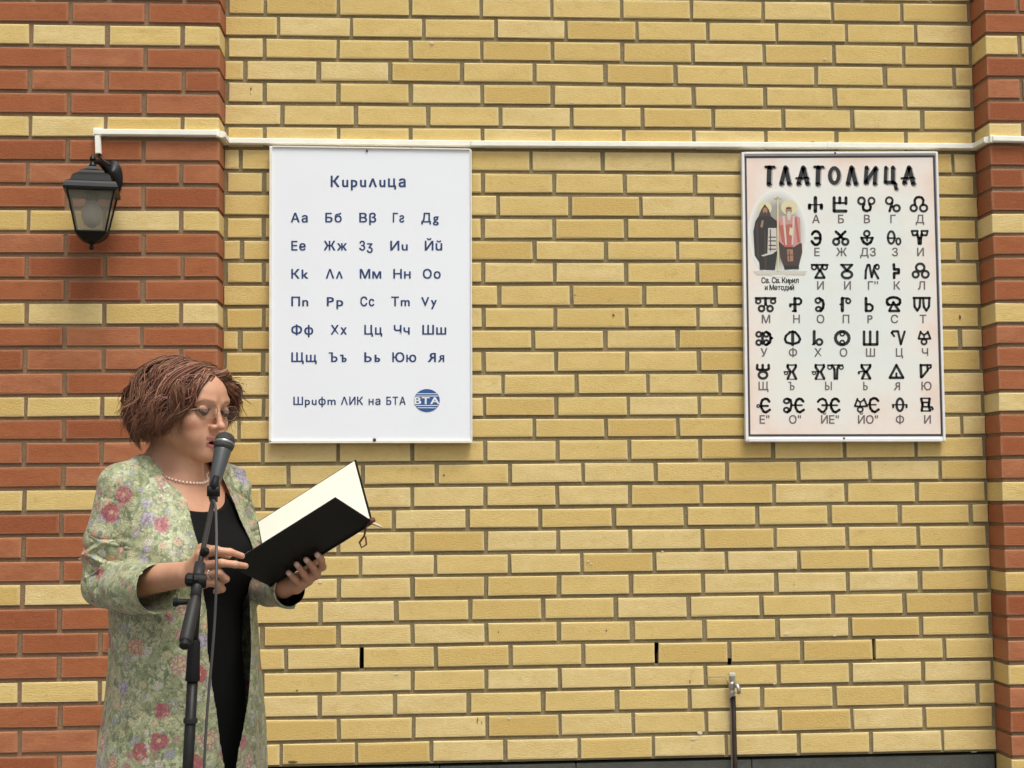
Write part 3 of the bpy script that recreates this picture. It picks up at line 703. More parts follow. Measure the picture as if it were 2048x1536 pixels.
poly([(265, 255), (320, 330), (350, 420), (180, 420), (215, 330)], c_brown, 2)
poly([(180, 420), (350, 420), (425, 480), (430, 900), (400, 1135), (200, 1130), (190, 1030), (130, 940), (112, 620), (140, 480)], c_dark, 2.4)
poly([(450, 760), (560, 740), (760, 780), (765, 900), (710, 1120), (535, 1130), (470, 960)], c_brown, 2)
poly([(415, 430), (500, 410), (680, 410), (735, 440), (745, 770), (650, 830), (540, 830), (430, 730)], c_pink, 2.4)
poly([(440, 540), (640, 520), (640, 830), (530, 830)], c_red, 2.8)
poly(disc(268, 345, 32, 45), c_skin, 3); poly(disc(585, 340, 42, 52), c_skin, 3)
poly([(555, 390), (620, 390), (600, 470), (575, 470)], c_scroll, 3.4)
poly([(225, 470), (250, 475), (235, 570), (205, 560)], c_skin, 3)
poly([(310, 575), (420, 575), (425, 880), (340, 930), (300, 905)], c_scroll, 3)
for yy in (690, 740, 800, 850): poly([(315, yy), (415, yy), (415, yy+14), (315, yy+14)], c_brown, 3.4)
poly([(215, 940), (370, 890), (385, 915), (240, 955)], c_scroll, 3.4)
poly([(428, 150), (446, 150), (452, 1150), (434, 1150)], c_gold, 3.8); poly([(390, 165), (490, 165), (490, 180), (390, 180)], c_gold, 3.8)
poly([(560, 860), (640, 860), (645, 1020), (570, 1020)], c_skin, 2.8)
poly([(265, 300), (285, 330), (280, 372), (262, 385), (250, 372), (248, 330)], c_skin, 3.3); poly([(250, 362), (286, 362), (276, 415), (258, 415)], c_brown, 3.6)
poly([(560, 355), (612, 355), (600, 405), (572, 405)], c_scroll, 3.6); poly([(545, 300), (625, 300), (618, 318), (552, 318)], c_brown, 3.6)
poly([(150, 520), (172, 500), (190, 1010), (165, 960)], c_brown, 2.7); poly([(255, 600), (272, 600), (292, 1120), (262, 1120)], c_brown, 2.7)
poly([(500, 415), (530, 415), (560, 800), (540, 800)], c_scroll, 3.1); poly([(640, 415), (665, 415), (640, 800), (622, 800)], c_scroll, 3.1)
poly([(600, 560), (640, 590), (625, 680), (590, 660)], c_gold, 3.3); poly([(660, 430), (690, 430), (735, 760), (700, 770)], c_red, 2.7); poly([(430, 470), (450, 470), (520, 740), (500, 780)], c_red, 2.7)
poly([(585, 880), (595, 880), (600, 1010), (590, 1010)], c_brown, 3.4); poly([(565, 930), (640, 930), (640, 940), (565, 940)], c_brown, 3.4)
poly([(520, 1080), (720, 1080), (722, 1120), (530, 1128)], c_dark, 2.8)
poly([(330, 590), (345, 590), (350, 880), (338, 890)], c_brown, 3.5)

# ------------------------------------------------------------------ wall lantern
M_LBLK = plain('lantern_black', (0.005, 0.0065, 0.006, 1), 0.4, nscale=60, namp=0.3, spec=0.22)
t = NT('lantern_glass'); t.b.inputs['Base Color'].default_value = (0.30, 0.285, 0.23, 1); t.b.inputs['Roughness'].default_value = 0.2; t.b.inputs['Specular IOR Level'].default_value = 0.3
t.b.inputs['Alpha'].default_value = 0.42; M_GLASS = t.m
M_BULB = plain('frosted_bulb', (0.42, 0.41, 0.34, 1), 0.35)
YLc = -DP-0.135
lc = at(184, 430, YLc); sc = np.linalg.norm(at(284, 430, YLc)-at(184, 430, YLc))/100
lan = root('wall_lantern', at(222, 360, -DP), 'black metal wall lantern with clear panes hung on the red brick pilaster', 'wall lantern')
def zpy(py): return float(at(184, py, YLc)[2])
RA = math.radians(9); MR = np.array([[math.cos(RA), -math.sin(RA), 0], [math.sin(RA), math.cos(RA), 0], [0, 0, 1]])
def sq(levels, name, parent=lan, mat=M_LBLK, n=4):
    """square-section stack of (py, half width)"""
    mb = MB(); vs_ = []
    for py, h in levels:
        for sx, sy in ((-1, -1), (1, -1), (1, 1), (-1, 1)): vs_.append(MR @ np.array([sx*h, sy*h, 0])+np.array([lc[0], lc[1], zpy(py)]))
    fs = [(i*4+k, i*4+(k+1) % 4, i*4+4+(k+1) % 4, i*4+4+k) for i in range(len(levels)-1) for k in range(4)]
    fs += [(3, 2, 1, 0), tuple(range(len(levels)*4-4, len(levels)*4))]
    return mb.add(vs_, fs).build(name, mat, parent)
hw = lambda px: px*sc/2
sq([(389, hw(88)), (388, hw(105)), (383, hw(106)), (376, hw(101)), (372, hw(96)), (368, hw(80)), (358, hw(74)), (354, hw(66)), (350, hw(50)), (345, hw(46)), (340, hw(26)), (334, hw(18))], 'roof')
mb = MB(); mb.lathe((lc[0], lc[1], zpy(336)), (0, 0, 1), [(0, .010), (.008, .013), (.016, .008), (.022, .006), (.03, .011), (.038, .008), (.046, .003)], 12); auto_smooth(mb.build('finial', M_LBLK, lan))
sq([(466, hw(62)), (468, hw(62)), (474, hw(52)), (482, hw(34)), (486, hw(16)), (488, hw(12))], 'bottom_cap')
mb = MB(); mb.lathe((lc[0], lc[1], zpy(500)), (0, 0, 1), [(0, .003), (.004, .008), (.01, .008), (.016, .005), (.024, .008)], 12); auto_smooth(mb.build('finial', M_LBLK, lan))
hb, ht = hw(58), hw(90); zb_, zt_ = zpy(466), zpy(389)
for sx, sy in ((-1, -1), (1, -1), (1, 1), (-1, 1)):
    mb = MB(); a = MR @ np.array([sx*hb, sy*hb, 0])+np.array([lc[0], lc[1], zb_]); b = MR @ np.array([sx*ht, sy*ht, 0])+np.array([lc[0], lc[1], zt_])
    mb.tube([a, (a+b)/2, b], 0.0042, 4); mb.build('corner_bar', M_LBLK, lan)
for i in range(4):
    c4 = [(-1, -1), (1, -1), (1, 1), (-1, 1)]; (ax, ay), (bx, by) = c4[i], c4[(i+1) % 4]; ins = 0.985
    p_ = [MR @ np.array([ax*hb*ins, ay*hb*ins, 0])+np.array([lc[0], lc[1], zb_+.001]), MR @ np.array([bx*hb*ins, by*hb*ins, 0])+np.array([lc[0], lc[1], zb_+.001]),
          MR @ np.array([bx*ht*ins, by*ht*ins, 0])+np.array([lc[0], lc[1], zt_-.001]), MR @ np.array([ax*ht*ins, ay*ht*ins, 0])+np.array([lc[0], lc[1], zt_-.001])]
    mb = MB(); mb.add(p_, [(0, 1, 2, 3)]); mb.build('glass_pane', M_GLASS, lan)
mb = MB(); mb.lathe((lc[0], lc[1], zpy(391)), (0, 0, -1), [(0, .022), (.018, .022), (.02, .017), (.03, .017)], 14); mb.build('lamp_holder', M_LBLK, lan)
mb = MB(); mb.lathe((lc[0], lc[1], zpy(400)), (0, 0, -1), [(0, .016), (.012, .022), (.035, .034), (.06, .034), (.08, .026), (.092, .010), (.095, .001)], 18); mb.build('bulb', M_BULB, lan, smooth=True)
wp = at(226, 356, -DP-0.008)
mb = MB()
for i_, (d, r) in enumerate([(0, 1)]):
    prof = [(0, .040), (.008, .040), (.014, .030), (.022, .018), (.030, .012)]
    vs_ = []; n = 20
    for h, r_ in prof:
        for k in range(n): a = 2*math.pi*k/n; vs_.append(wp+np.array([math.cos(a)*r_*0.8, 0.008-h, math.sin(a)*r_*1.55]))
    mb.add(vs_, [(i*n+k, i*n+(k+1) % n, (i+1)*n+(k+1) % n, (i+1)*n+k) for i in range(4) for k in range(n)]+[tuple(4*n+k for k in range(n))])
auto_smooth(mb.build('wall_plate', M_LBLK, lan))
s0 = wp+np.array([0, -0.02, -0.01]); s3 = np.array([lc[0], lc[1], zpy(326)])
bez = lambda a, b, c, d, n: [a*(1-u)**3+3*b*u*(1-u)**2+3*c*u*u*(1-u)+d*u**3 for u in np.linspace(0, 1, n)]
mb = MB(); mb.tube(bez(s0, s0+np.array([-.005, -.05, 0.02]), s3+np.array([0.015, 0.06, 0.035]), s3, 14), [0.014-0.005*u for u in np.linspace(0, 1, 14)], 10); mb.build('arm', M_LBLK, lan, smooth=True)
s4 = wp+np.array([.004, -.016, -.05]); s5 = MR @ np.array([hw(98), hw(30), 0])+np.array([lc[0], lc[1], zpy(386)])
mb = MB(); mb.tube(bez(s0+np.array([0, 0, -.01]), s0+np.array([0.0, -.03, -.05]), s5+np.array([.02, .03, -.02]), s5+np.array([-.02, 0, .01]), 12), 0.005, 8); mb.build('brace', M_LBLK, lan, smooth=True)
mb = MB(); mb.tube(bez(at(198, 307, -DP-.006), at(200, 322, -DP-.012), at(215, 322, -DP-.012), at(222, 334, -DP-.012), 8), 0.004, 6); mb.build('cable', M_LBLK, lan, smooth=True)

# ------------------------------------------------------------------ water pipe with tap
M_PIPE = plain('brown_pipe', (0.030, 0.019, 0.013, 1), 0.6, spec=.2, nscale=50, namp=0.3)
M_CHROME = plain('dull_chrome', (0.42, 0.41, 0.37, 1), 0.35, 0.7, nscale=80, namp=0.3)
tp = root('water_tap', at(1466, 1540, -0.02), 'thin brown pipe rising to a small metal tap under the right board', 'tap')
a = at(1467, 1392, -0.022); b = np.array([a[0]+0.002, a[1], 0.0]); mb = MB(); mb.tube([b, (a+b)/2, a], 0.0075, 10); mb.build('pipe', M_PIPE, tp, smooth=True)
a1 = at(1461.5, 1395, -0.014); b1_ = np.array([a1[0]+0.001, a1[1], 0.0]); mb = MB(); mb.tube([b1_, (a1+b1_)/2, a1], 0.004, 8); mb.build('side_pipe', plain('grey_pipe', (0.14, 0.12, 0.10, 1), 0.6), tp, smooth=True)
v0 = at(1464, 1392, -0.024); v1 = at(1464, 1350, -0.024)
mb = MB(); mb.lathe(v0, v1-v0, [(0, .010), (.012, .012), (.02, .009), (.03, .013), (.045, .013), (.05, .008), (.06, .011), (.074, .010)], 10); auto_smooth(mb.build('valve_body', M_CHROME, tp))
mb = MB(); q0 = at(1468, 1366, -0.03); mb.tube([q0, at(1475, 1372, -.045), at(1478, 1380, -.052), at(1477, 1388, -.05)], [.007, .008, .007, .0065], 8); mb.build('spout', M_CHROME, tp, smooth=True)
mb = MB(); mb.box(at(1464, 1349, -.026), (0.022, 0.018, 0.012), bev=0.002); mb.build('handle', plain('pale_handle', (0.52, 0.53, 0.48, 1), 0.4), tp)
mb = MB(); mb.tube([at(1412, 1357, -.004), at(1416, 1354.5, -.01), at(1435, 1353, -.012), at(1450, 1352.5, -.014), at(1454, 1362, -.016), at(1461, 1380, -.018)], 0.0022, 6); mb.build('wire', plain('dull_wire', (0.38, 0.30, 0.19, 1), 0.5), tp, smooth=True)
#PART2
# ------------------------------------------------------------------ signed-distance modelling of the figure
import openvdb as vdb
def axis(segs):
    """segs = [(start, end, step)] -> non-uniform coordinate axis"""
    out = []
    for a, b, h in segs:
        n = max(1, int(round((b-a)/h))); out += list(np.linspace(a, b, n+1)[:-1])
    out.append(segs[-1][1]); return np.array(out, np.float32)
class Field:
    def __init__(s, ax, ay, az, band=0.012):
        s.a = (ax, ay, az); s.band = band; s.d = np.full((len(ax), len(ay), len(az)), 1.0, np.float32)
    def box(s, lo, hi):
        sl_ = []
        for i in range(3):
            a = s.a[i]; i0 = max(0, int(np.searchsorted(a, lo[i]))-1); i1 = min(len(a), int(np.searchsorted(a, hi[i]))+1); sl_.append(slice(i0, max(i0, i1)))
        return tuple(sl_)
    def apply(s, fn, lo, hi, op, k=0.0):
        sl_ = s.box(lo, hi); x = s.a[0][sl_[0]][:, None, None]; y = s.a[1][sl_[1]][None, :, None]; z = s.a[2][sl_[2]][None, None, :]
        if 0 in (x.size, y.size, z.size): return
        b = fn(x, y, z).astype(np.float32); a = s.d[sl_]
        if op == 'u':
            if k > 0: h = np.maximum(k-np.abs(a-b), 0)/k; r = np.minimum(a, b)-h*h*k*0.25
            else: r = np.minimum(a, b)
        elif op == 'c':
            if k > 0: h = np.maximum(k-np.abs(a+b), 0)/k; r = np.maximum(a, -b)+h*h*k*0.25
            else: r = np.maximum(a, -b)
        elif op == 'i': r = np.maximum(a, b)
        s.d[sl_] = r
    def cap(s, a, b, ra, rb=None, k=0.0, op='u'):
        a = np.asarray(a, float); b = np.asarray(b, float); rb = ra if rb is None else rb; m = max(ra, rb)+s.band+k
        ab = b-a; L2 = float(ab @ ab)+1e-12
        def fn(x, y, z):
            t_ = np.clip(((x-a[0])*ab[0]+(y-a[1])*ab[1]+(z-a[2])*ab[2])/L2, 0, 1)
            return np.sqrt((x-a[0]-t_*ab[0])**2+(y-a[1]-t_*ab[1])**2+(z-a[2]-t_*ab[2])**2)-(ra+(rb-ra)*t_)
        s.apply(fn, np.minimum(a, b)-m, np.maximum(a, b)+m, op, k)
    def chain(s, pts, rad, k=0.0, op='u'):
        for i in range(len(pts)-1): s.cap(pts[i], pts[i+1], rad[i], rad[i+1], k, op)
    def ell(s, c, r, M=np.eye(3), k=0.0, op='u'):
        """M columns = local axes in world"""
        c = np.asarray(c, float); M = np.asarray(M, float); m = max(r)+s.band+k
        def fn(x, y, z):
            dx, dy, dz = x-c[0], y-c[1], z-c[2]
            q = [(dx*M[0, i]+dy*M[1, i]+dz*M[2, i])/r[i] for i in range(3)]
            k0 = np.sqrt(q[0]**2+q[1]**2+q[2]**2); k1 = np.sqrt((q[0]/r[0])**2+(q[1]/r[1])**2+(q[2]/r[2])**2)+1e-6
            return k0*(k0-1)/k1
        s.apply(fn, c-m, c+m, op, k)
    def mesh(s, smooth=0):
        d = np.clip(s.d, -s.band, s.band); g = vdb.FloatGrid(s.band); g.copyFromArray(d, tolerance=1e-7)
        p, tri, quad = g.convertToPolygons(isovalue=0.0, adaptivity=0.0)
        w = np.stack([np.interp(p[:, i], np.arange(len(s.a[i])), s.a[i]) for i in range(3)], 1)
        quad = quad.astype(np.int64)
        # orientation
        a, b, c = w[quad[:, 0]], w[quad[:, 1]], w[quad[:, 2]]
        if np.einsum('ij,ij->i', np.cross(b-a, c-a), a-w.mean(0)).sum() < 0: quad = quad[:, ::-1]
        for _ in range(smooth): w = lap(w, quad)
        return w, quad
def lap(w, q, f=0.5, it=1):
    n = len(w)
    for _ in range(it):
        acc = np.zeros_like(w); cnt = np.zeros(n)
        for i in range(4):
            a, b = q[:, i], q[:, (i+1) % 4]
            for j in range(3): acc[:, j] += np.bincount(a, w[b, j], n)+np.bincount(b, w[a, j], n)
            cnt += np.bincount(a, minlength=n)+np.bincount(b, minlength=n)
        w = w+(acc/np.maximum(cnt, 1)[:, None]-w)*f
    return w
def vnormals(w, q):
    fn = np.cross(w[q[:, 2]]-w[q[:, 0]], w[q[:, 3]]-w[q[:, 1]]); n = len(w); o = np.zeros_like(w)
    for i in range(4):
        for j in range(3): o[:, j] += np.bincount(q[:, i], fn[:, j], n)
    return o/np.maximum(np.linalg.norm(o, axis=1, keepdims=True), 1e-12)
def fast_obj(name, w, q, mat, parent, origin, tint=None, extra=None):
    m = bpy.data.meshes.new(name); n = len(w); k = len(q); w = w-np.asarray(origin)
    m.vertices.add(n); m.vertices.foreach_set('co', w.astype(np.float32).ravel())
    m.loops.add(k*4); m.loops.foreach_set('vertex_index', q.astype(np.int32).ravel())
    m.polygons.add(k); m.polygons.foreach_set('loop_start', np.arange(0, 4*k, 4, dtype=np.int32)); m.polygons.foreach_set('loop_total', np.full(k, 4, np.int32))
    m.update(calc_edges=True); m.validate(); m.polygons.foreach_set('use_smooth', np.ones(len(m.polygons), bool))
    if tint is not None and len(m.vertices) == n:
        a = m.attributes.new('tint', 'FLOAT_COLOR', 'POINT'); a.data.foreach_set('color', tint.astype(np.float32).ravel())
    m.materials.append(mat); return link(bpy.data.objects.new(name, m), parent)
def waves(p, freq, seed, n=9):
    r = np.random.default_rng(seed); o = np.zeros(len(p))
    for _ in range(n):
        d = r.normal(size=3); d /= np.linalg.norm(d); f = freq*r.uniform(.6, 1.6); o += np.sin(p @ d*f*2*math.pi+r.uniform(0, 6.28))
    return o/math.sqrt(n)

# frames -------------------------------------------------------------
TY = -1.80; TX = float(at(355, 1100, TY)[0]); TH = math.radians(45); ct, st_ = math.cos(TH), math.sin(TH)
def zz(py): return float(at(355, py, TY)[2])
def TL(X, Y, z): return np.array([TX+X*ct-Y*st_, TY+X*st_+Y*ct, z])
def loc_xy(x, y): dx, dy = x-TX, y-TY; return dx*ct+dy*st_, -dx*st_+dy*ct
TM = np.array([[ct, -st_, 0], [st_, ct, 0], [0, 0, 1.0]])
HC = at(376, 812, -1.825); hy, hp = math.radians(55), math.radians(10)
HFv = np.array([math.sin(hy)*math.cos(hp), -math.cos(hy)*math.cos(hp), -math.sin(hp)]); HLv = np.array([math.cos(hy), math.sin(hy), 0.0]); HUv = np.cross(HFv, HLv)
HM = np.column_stack([HLv, HFv, HUv])
def HP(l, f, u): return HC+HM @ np.array([l, f, u])
person = root('person', (TX, TY, 0), 'woman in pale green flowered coat and black dress reading aloud from a folder', 'person')
PO = (TX, TY, 0.0)

# folder geometry first: hands close on it
P4, P3, P1, P2 = at(539, 1171, -1.977), at(745, 1043, -2.056), at(456, 1131, -2.134), at(665, 1010, -2.213)
P2 = P1+(P3-P4)*0.995
F2 = at(712, 920, -1.938); F1 = P4+(F2-P3)
nn_ = np.cross(P3-P4, P1-P4); nn_ /= np.linalg.norm(nn_); nn_ = nn_ if nn_[1] < 0 else -nn_
nf_ = np.cross(P3-P4, F1-P4); nf_ /= np.linalg.norm(nf_); nf_ = nf_ if nf_[1] < 0 else -nf_

def loft(levels, pw=2.0):
    """levels: (z, half width, half depth, centre x, centre y) in the torso frame"""
    L = np.array(sorted(levels)); Zs = L[:, 0]
    # smooth resample
    zf = np.linspace(Zs[0], Zs[-1], 160); cols = []
    for j in range(1, 5):
        v = np.interp(zf, Zs, L[:, j]); 
        for _ in range(30): v[1:-1] = (v[:-2]+2*v[1:-1]+v[2:])/4
        cols.append(v)
    def fn(x, y, z):
        X, Y = loc_xy(x, y); zq = np.clip(z, zf[0], zf[-1]); a, b, cx_, cy2 = [np.interp(zq.ravel(), zf, c).reshape(z.shape) for c in cols]
        u, v = (X-cx_)/a, (Y-cy2)/b; k0 = np.sqrt(u*u+v*v); k1 = np.sqrt((u/a)**2+(v/b)**2)+1e-6
        d = np.where(k0 < 0.05, -np.minimum(a, b), k0*(k0-1)/k1)
        dz = np.maximum(z-zf[-1], zf[0]-z); return np.where(dz > 0, np.sqrt(np.maximum(d, 0)**2+dz**2), np.maximum(d, dz))
    return fn

# ---- body
WR, WL = at(374, 1148, -2.105), at(566, 1174, -1.950)
ELR, ELL = TL(-.160, .030, zz(1164)), TL(.192, -.018, zz(1175))
SHR, SHL = TL(-.148, .005, 1.385), TL(.148, .005, 1.385)
ax = axis([(TX-.27, TX+.36, .0021)]); ay = axis([(-2.26, -1.58, .0021)]); az = axis([(0.0, .72, .008), (.72, 1.08, .005), (1.08, 1.44, .0021), (1.44, 1.68, .0016)])
B = Field(ax, ay, az)
lo, hi = (TX-.27, TY-.27, 0), (TX+.27, TY+.27, 1.5)
body_lv = [(.80, .140, .110, 0, .01), (.90, .142, .115, 0, .01), (1.00, .135, .105, 0, 0), (1.08, .125, .098, 0, -.005), (1.20, .135, .108, 0, -.01), (1.30, .142, .105, 0, -.005), (1.37, .133, .085, 0, .005), (1.41, .098, .06, 0, .012)]
B.apply(loft(body_lv), (lo[0], lo[1], .75), (hi[0], hi[1], 1.45), 'u')
for sx in (-1, 1):
    B.cap(TL(sx*.06, .01, 1.385), TL(sx*.132, .005, 1.372), .042, .036, k=.03)
    B.cap(TL(sx*.035, .03, 1.455), TL(sx*.11, .015, 1.400), .032, .030, k=.03)
    B.ell(TL(sx*.068, -.085, 1.235), (.062, .058, .062), TM, k=.03)
    B.cap(TL(sx*.075, 0, .84), TL(sx*.08, -.01, .48), .070, .052, k=.03)
    B.cap(TL(sx*.09, -.01, .48), TL(sx*.09, .02, .08), .052, .034, k=.02)
    B.cap(TL(sx*.09, .03, .045), TL(sx*.10, -.13, .03), .034, .026, k=.02)
nb = TL(0, .012, 1.40)
B.cap(nb, HP(0, -.030, -.05), .053, .048, k=.025)
B.cap(TL(0, -.03, 1.41), HP(0, .02, -.085), .035, .03, k=.03)
# arms
for S_, E_, W_ in ((SHR, ELR, WR), (SHL, ELL, WL)):
    B.cap(S_, E_, .034, .027, k=.012); B.cap(E_, E_*.55+W_*.45, .027, .033, k=.01); B.cap(E_*.55+W_*.45, W_, .033, .0245, k=.01)
# head
cran = np.eye(3)
hl = lambda l, f, u: HP(l, f, u)
B.ell(hl(0, -.014, .024), (.071, .089, .076), HM, k=.02)
B.ell(hl(0, .016, -.020), (.056, .066, .077), HM, k=.028)
B.ell(hl(0, .040, .030), (.055, .045, .040), HM, k=.02)
for sx in (-1, 1):
    B.cap(hl(sx*.047, .0, -.052), hl(sx*.016, .064, -.092), .016, .013, k=.022)
    B.ell(hl(sx*.040, .058, -.028), (.022, .020, .019), HM, k=.018)
    B.ell(hl(sx*.033, .060, -.058), (.020, .022, .022), HM, k=.02)
    B.ell(hl(sx*.071, -.006, -.012), (.008, .016, .028), HM, k=.006)
    B.cap(hl(sx*.046, .066, .021), hl(sx*.014, .081, .018), .008, .008, k=.012)
B.ell(hl(0, .073, -.098), (.016, .014, .014), HM, k=.02)
B.ell(hl(0, .066, -.066), (.028, .022, .026), HM, k=.02)
for sx in (-1, 1): B.ell(hl(sx*.032, .094, -.002), (.017, .014, .012), HM, k=.014, op='c')
B.cap(hl(0, .083, .008), hl(0, .102, -.027), .0060, .0075, k=.008)
B.ell(hl(0, .105, -.031), (.0085, .0095, .0075), HM, k=.006)
for sx in (-1, 1):
    B.ell(hl(sx*.011, .092, -.034), (.0065, .009, .0065), HM, k=.005)
    B.ell(hl(sx*.0055, .097, -.0405), (.003, .004, .003), HM, k=.002, op='c')
    B.ell(hl(sx*.0325, .073, -.002), (.0150, .0135, .0130), HM, k=.002)     # eyelid dome
# lips, parted in speech
B.cap(hl(-.019, .076, -.0645), hl(0, .0885, -.0605), .0035, .006, k=.006); B.cap(hl(.019, .076, -.0645), hl(0, .0885, -.0605), .0035, .006, k=.006)
B.cap(hl(-.017, .075, -.0705), hl(0, .0850, -.0765), .0035, .0068, k=.006); B.cap(hl(.017, .075, -.0705), hl(0, .0850, -.0765), .0035, .0068, k=.006)
B.ell(hl(0, .088, -.0685), (.0125, .012, .0036), HM, k=.002, op='c')
# right hand: index and middle laid on the folder's cover, the others curled
def hand(wrist, knuck, fingers, thumb, r=.0078):
    for kn in knuck: B.cap(wrist, kn, .017, .0108, k=.008)
    B.cap(knuck[0], knuck[-1], .0115, .0105, k=.006)
    for kn, f in zip(knuck, fingers):
        pts = [kn]+list(f); n = len(pts); B.chain(pts, [r*1.12-(r*.34)*i/(n-1) for i in range(n)], k=.0035)
    B.chain(thumb, [.0125, .0105, .0095, .008], k=.006)
A_ = at
kr = [A_(403, 1110, -2.150), A_(410, 1130, -2.158), A_(412, 1149, -2.155), A_(408, 1165, -2.145)]
FR = [[A_(433, 1101, -2.176), A_(460, 1104, -2.172), A_(484, 1112, -2.158)],
      [A_(443, 1126, -2.186), A_(470, 1129, -2.178), A_(491, 1132, -2.160)],
      [A_(438, 1146, -2.182), A_(452, 1158, -2.170), A_(440, 1166, -2.150)],
      [A_(432, 1166, -2.170), A_(444, 1178, -2.158), A_(432, 1183, -2.140)]]
hand(WR, kr, FR, [WR*.6+kr[0]*.4, A_(405, 1098, -2.115), A_(432, 1102, -2.105), A_(456, 1110, -2.105)])
# left hand: under the spine, fingertips curled up over the cover
tip = lambda x, y, o: on_plane(x, y, P4, nn_, o)
kl = [A_(632, 1140, -1.995), A_(622, 1154, -1.985), A_(608, 1166, -1.975), A_(593, 1177, -1.968)]
FL = [[tip(645, 1134, .022), tip(643, 1120, .020), tip(634, 1109, .010)],
      [tip(634, 1151, .024), tip(626, 1134, .022), tip(612, 1119, .010)],
      [tip(618, 1163, .024), tip(607, 1147, .022), tip(593, 1128, .010)],
      [tip(601, 1172, .022), tip(590, 1158, .020), tip(577, 1145, .010)]]
hand(WL, kl, FL, [WL*.55+kl[0]*.45, A_(612, 1142, -1.930), A_(630, 1120, -1.925), A_(645, 1105, -1.93)])
bw, bq = B.mesh(smooth=1); del B
# tint: mostly the skin's own colour (lips, brows, lashes, make-up, nails)
hc = (bw-HC) @ HM; tint = np.zeros((len(bw), 4))
def paint(mask, col, a):
    a = np.clip(mask, 0, 1)*a; tint[:, :3] = np.where(a[:, None] > tint[:, 3:4], col, tint[:, :3]); tint[:, 3] = np.maximum(tint[:, 3], a)
def blob(c, r, sharp=2.0):
    q = np.sqrt((((hc-np.array(c))/np.array(r))**2).sum(1)); return np.clip((1-q)*sharp, 0, 1)
for sx in (-1, 1): paint(blob((sx*.045, .060, -.036), (.024, .03, .020), 1.2), (.50, .13, .075), .5)
paint(blob((0, .10, -.034), (.018, .02, .014), 1.0), (.50, .2, .14), .35)
up_ = np.clip(1-np.abs(hc[:, 2]+.0615-.10*np.abs(hc[:, 0]))/.0052, 0, 1)*(np.abs(hc[:, 0]) < .0205)*(hc[:, 1] > .072)
lo_ = np.clip(1-np.abs(hc[:, 2]+.0765+.22*(-np.abs(hc[:, 0])))/.0062, 0, 1)*(np.abs(hc[:, 0]) < .0185)*(hc[:, 1] > .070)
paint(np.clip(np.maximum(up_, lo_)*3, 0, 1), (.30, .075, .07), .85)
paint(((np.abs(hc[:, 0]) < .012) & (np.abs(hc[:, 2]+.0685) < .0030) & (hc[:, 1] > .06) & (hc[:, 1] < .0835)).astype(float), (.02, .006, .005), .95)  # shade inside the parted mouth, painted in as near-black tint
for sx in (-1, 1):
    l = hc[:, 0]*sx
    zb = .0215+.10*(l-.03)*(l < .045)-.012*np.clip((l-.036)/.02, 0, 1)
    paint(np.clip(2.2-np.abs(hc[:, 2]-zb)/.0016, 0, 1)*((l > .014) & (l < .052) & (hc[:, 1] > .045)), (.15, .07, .04), .5)
    zl_ = -.0075+.010*((l-.0325)/.015)**2                     # lash line of the lowered lid
    paint(np.clip(2.6-np.abs(hc[:, 2]-zl_)/.0021, 0, 1)*((l > .017) & (l < .050) & (hc[:, 1] > .05)), (.015, .010, .010), .96)
    paint(np.clip(1-np.abs(hc[:, 2]-.0015)/.0085, 0, 1)*((l > .016) & (l < .051) & (hc[:, 1] > .062)), (.060, .036, .034), .9)
for f in FR[:2]+FL:
    dtip = f[-1]-f[-2]; dtip /= np.linalg.norm(dtip); c = f[-1]+dtip*.0035+nn_*.0055
    q = np.linalg.norm(bw-c, axis=1); paint(np.clip((.0062-q)/.001, 0, 1), (.72, .56, .50), .8)
paint((bw[:, 2] < .062).astype(float), (.01, .01, .01), 1.0)     # flat black shoes
def skin_mat():
    t = NT('skin'); a = t.t.nodes.new('ShaderNodeAttribute'); a.attribute_name = 'tint'; o = t.coord('Object')
    n1 = t.noise(o, 22, 4); n2 = t.noise(o, 320, 3)
    c = t.ramp(n1, [(0.3, (.49, .245, .145, 1)), (0.7, (.58, .32, .20, 1))])
    c = t.mix(t.math('MULTIPLY', t.ramp(n2, [(0.4, 0.0), (0.7, 1.0)]), 0.12), c, (.34, .14, .08, 1))
    c = t.mix(a.outputs['Alpha'], c, a.outputs['Color']); t.l(c, t.b.inputs['Base Color'])
    t.b.inputs['Roughness'].default_value = .52; t.b.inputs['Subsurface Weight'].default_value = .08; t.b.inputs['Subsurface Radius'].default_value = (.012, .004, .002)
    t.b.inputs['Subsurface Scale'].default_value = 0.5
    t.bump(n2, .12, .001); return t.m
M_SKIN = skin_mat()
fast_obj('body', bw, bq, M_SKIN, person, PO, tint)

# ---- dress
ax = axis([(TX-.20, TX+.22, .0025)]); ay = axis([(TY-.24, TY+.20, .0025)]); az = axis([(.42, .74, .006), (.74, 1.42, .0025)])
D = Field(ax, ay, az)
dl = [(.44, .150, .13, .010, 0), (.70, .152, .135, .010, 0), (.90, .150, .130, .006, 0), (1.00, .143, .124, 0, -.008), (1.08, .137, .122, 0, -.012), (1.20, .142, .124, 0, -.014), (1.30, .147, .114, 0, -.008), (1.37, .138, .093, 0, .004), (1.41, .104, .067, 0, .012)]
D.apply(loft(dl), (TX-.3, TY-.3, .4), (TX+.3, TY+.3, 1.5), 'u')
for sx in (-1, 1): D.ell(TL(sx*.066, -.082, 1.235), (.072, .070, .070), TM, k=.045)
D.ell(TL(0, -.085, 1.23), (.08, .06, .06), TM, k=.04)
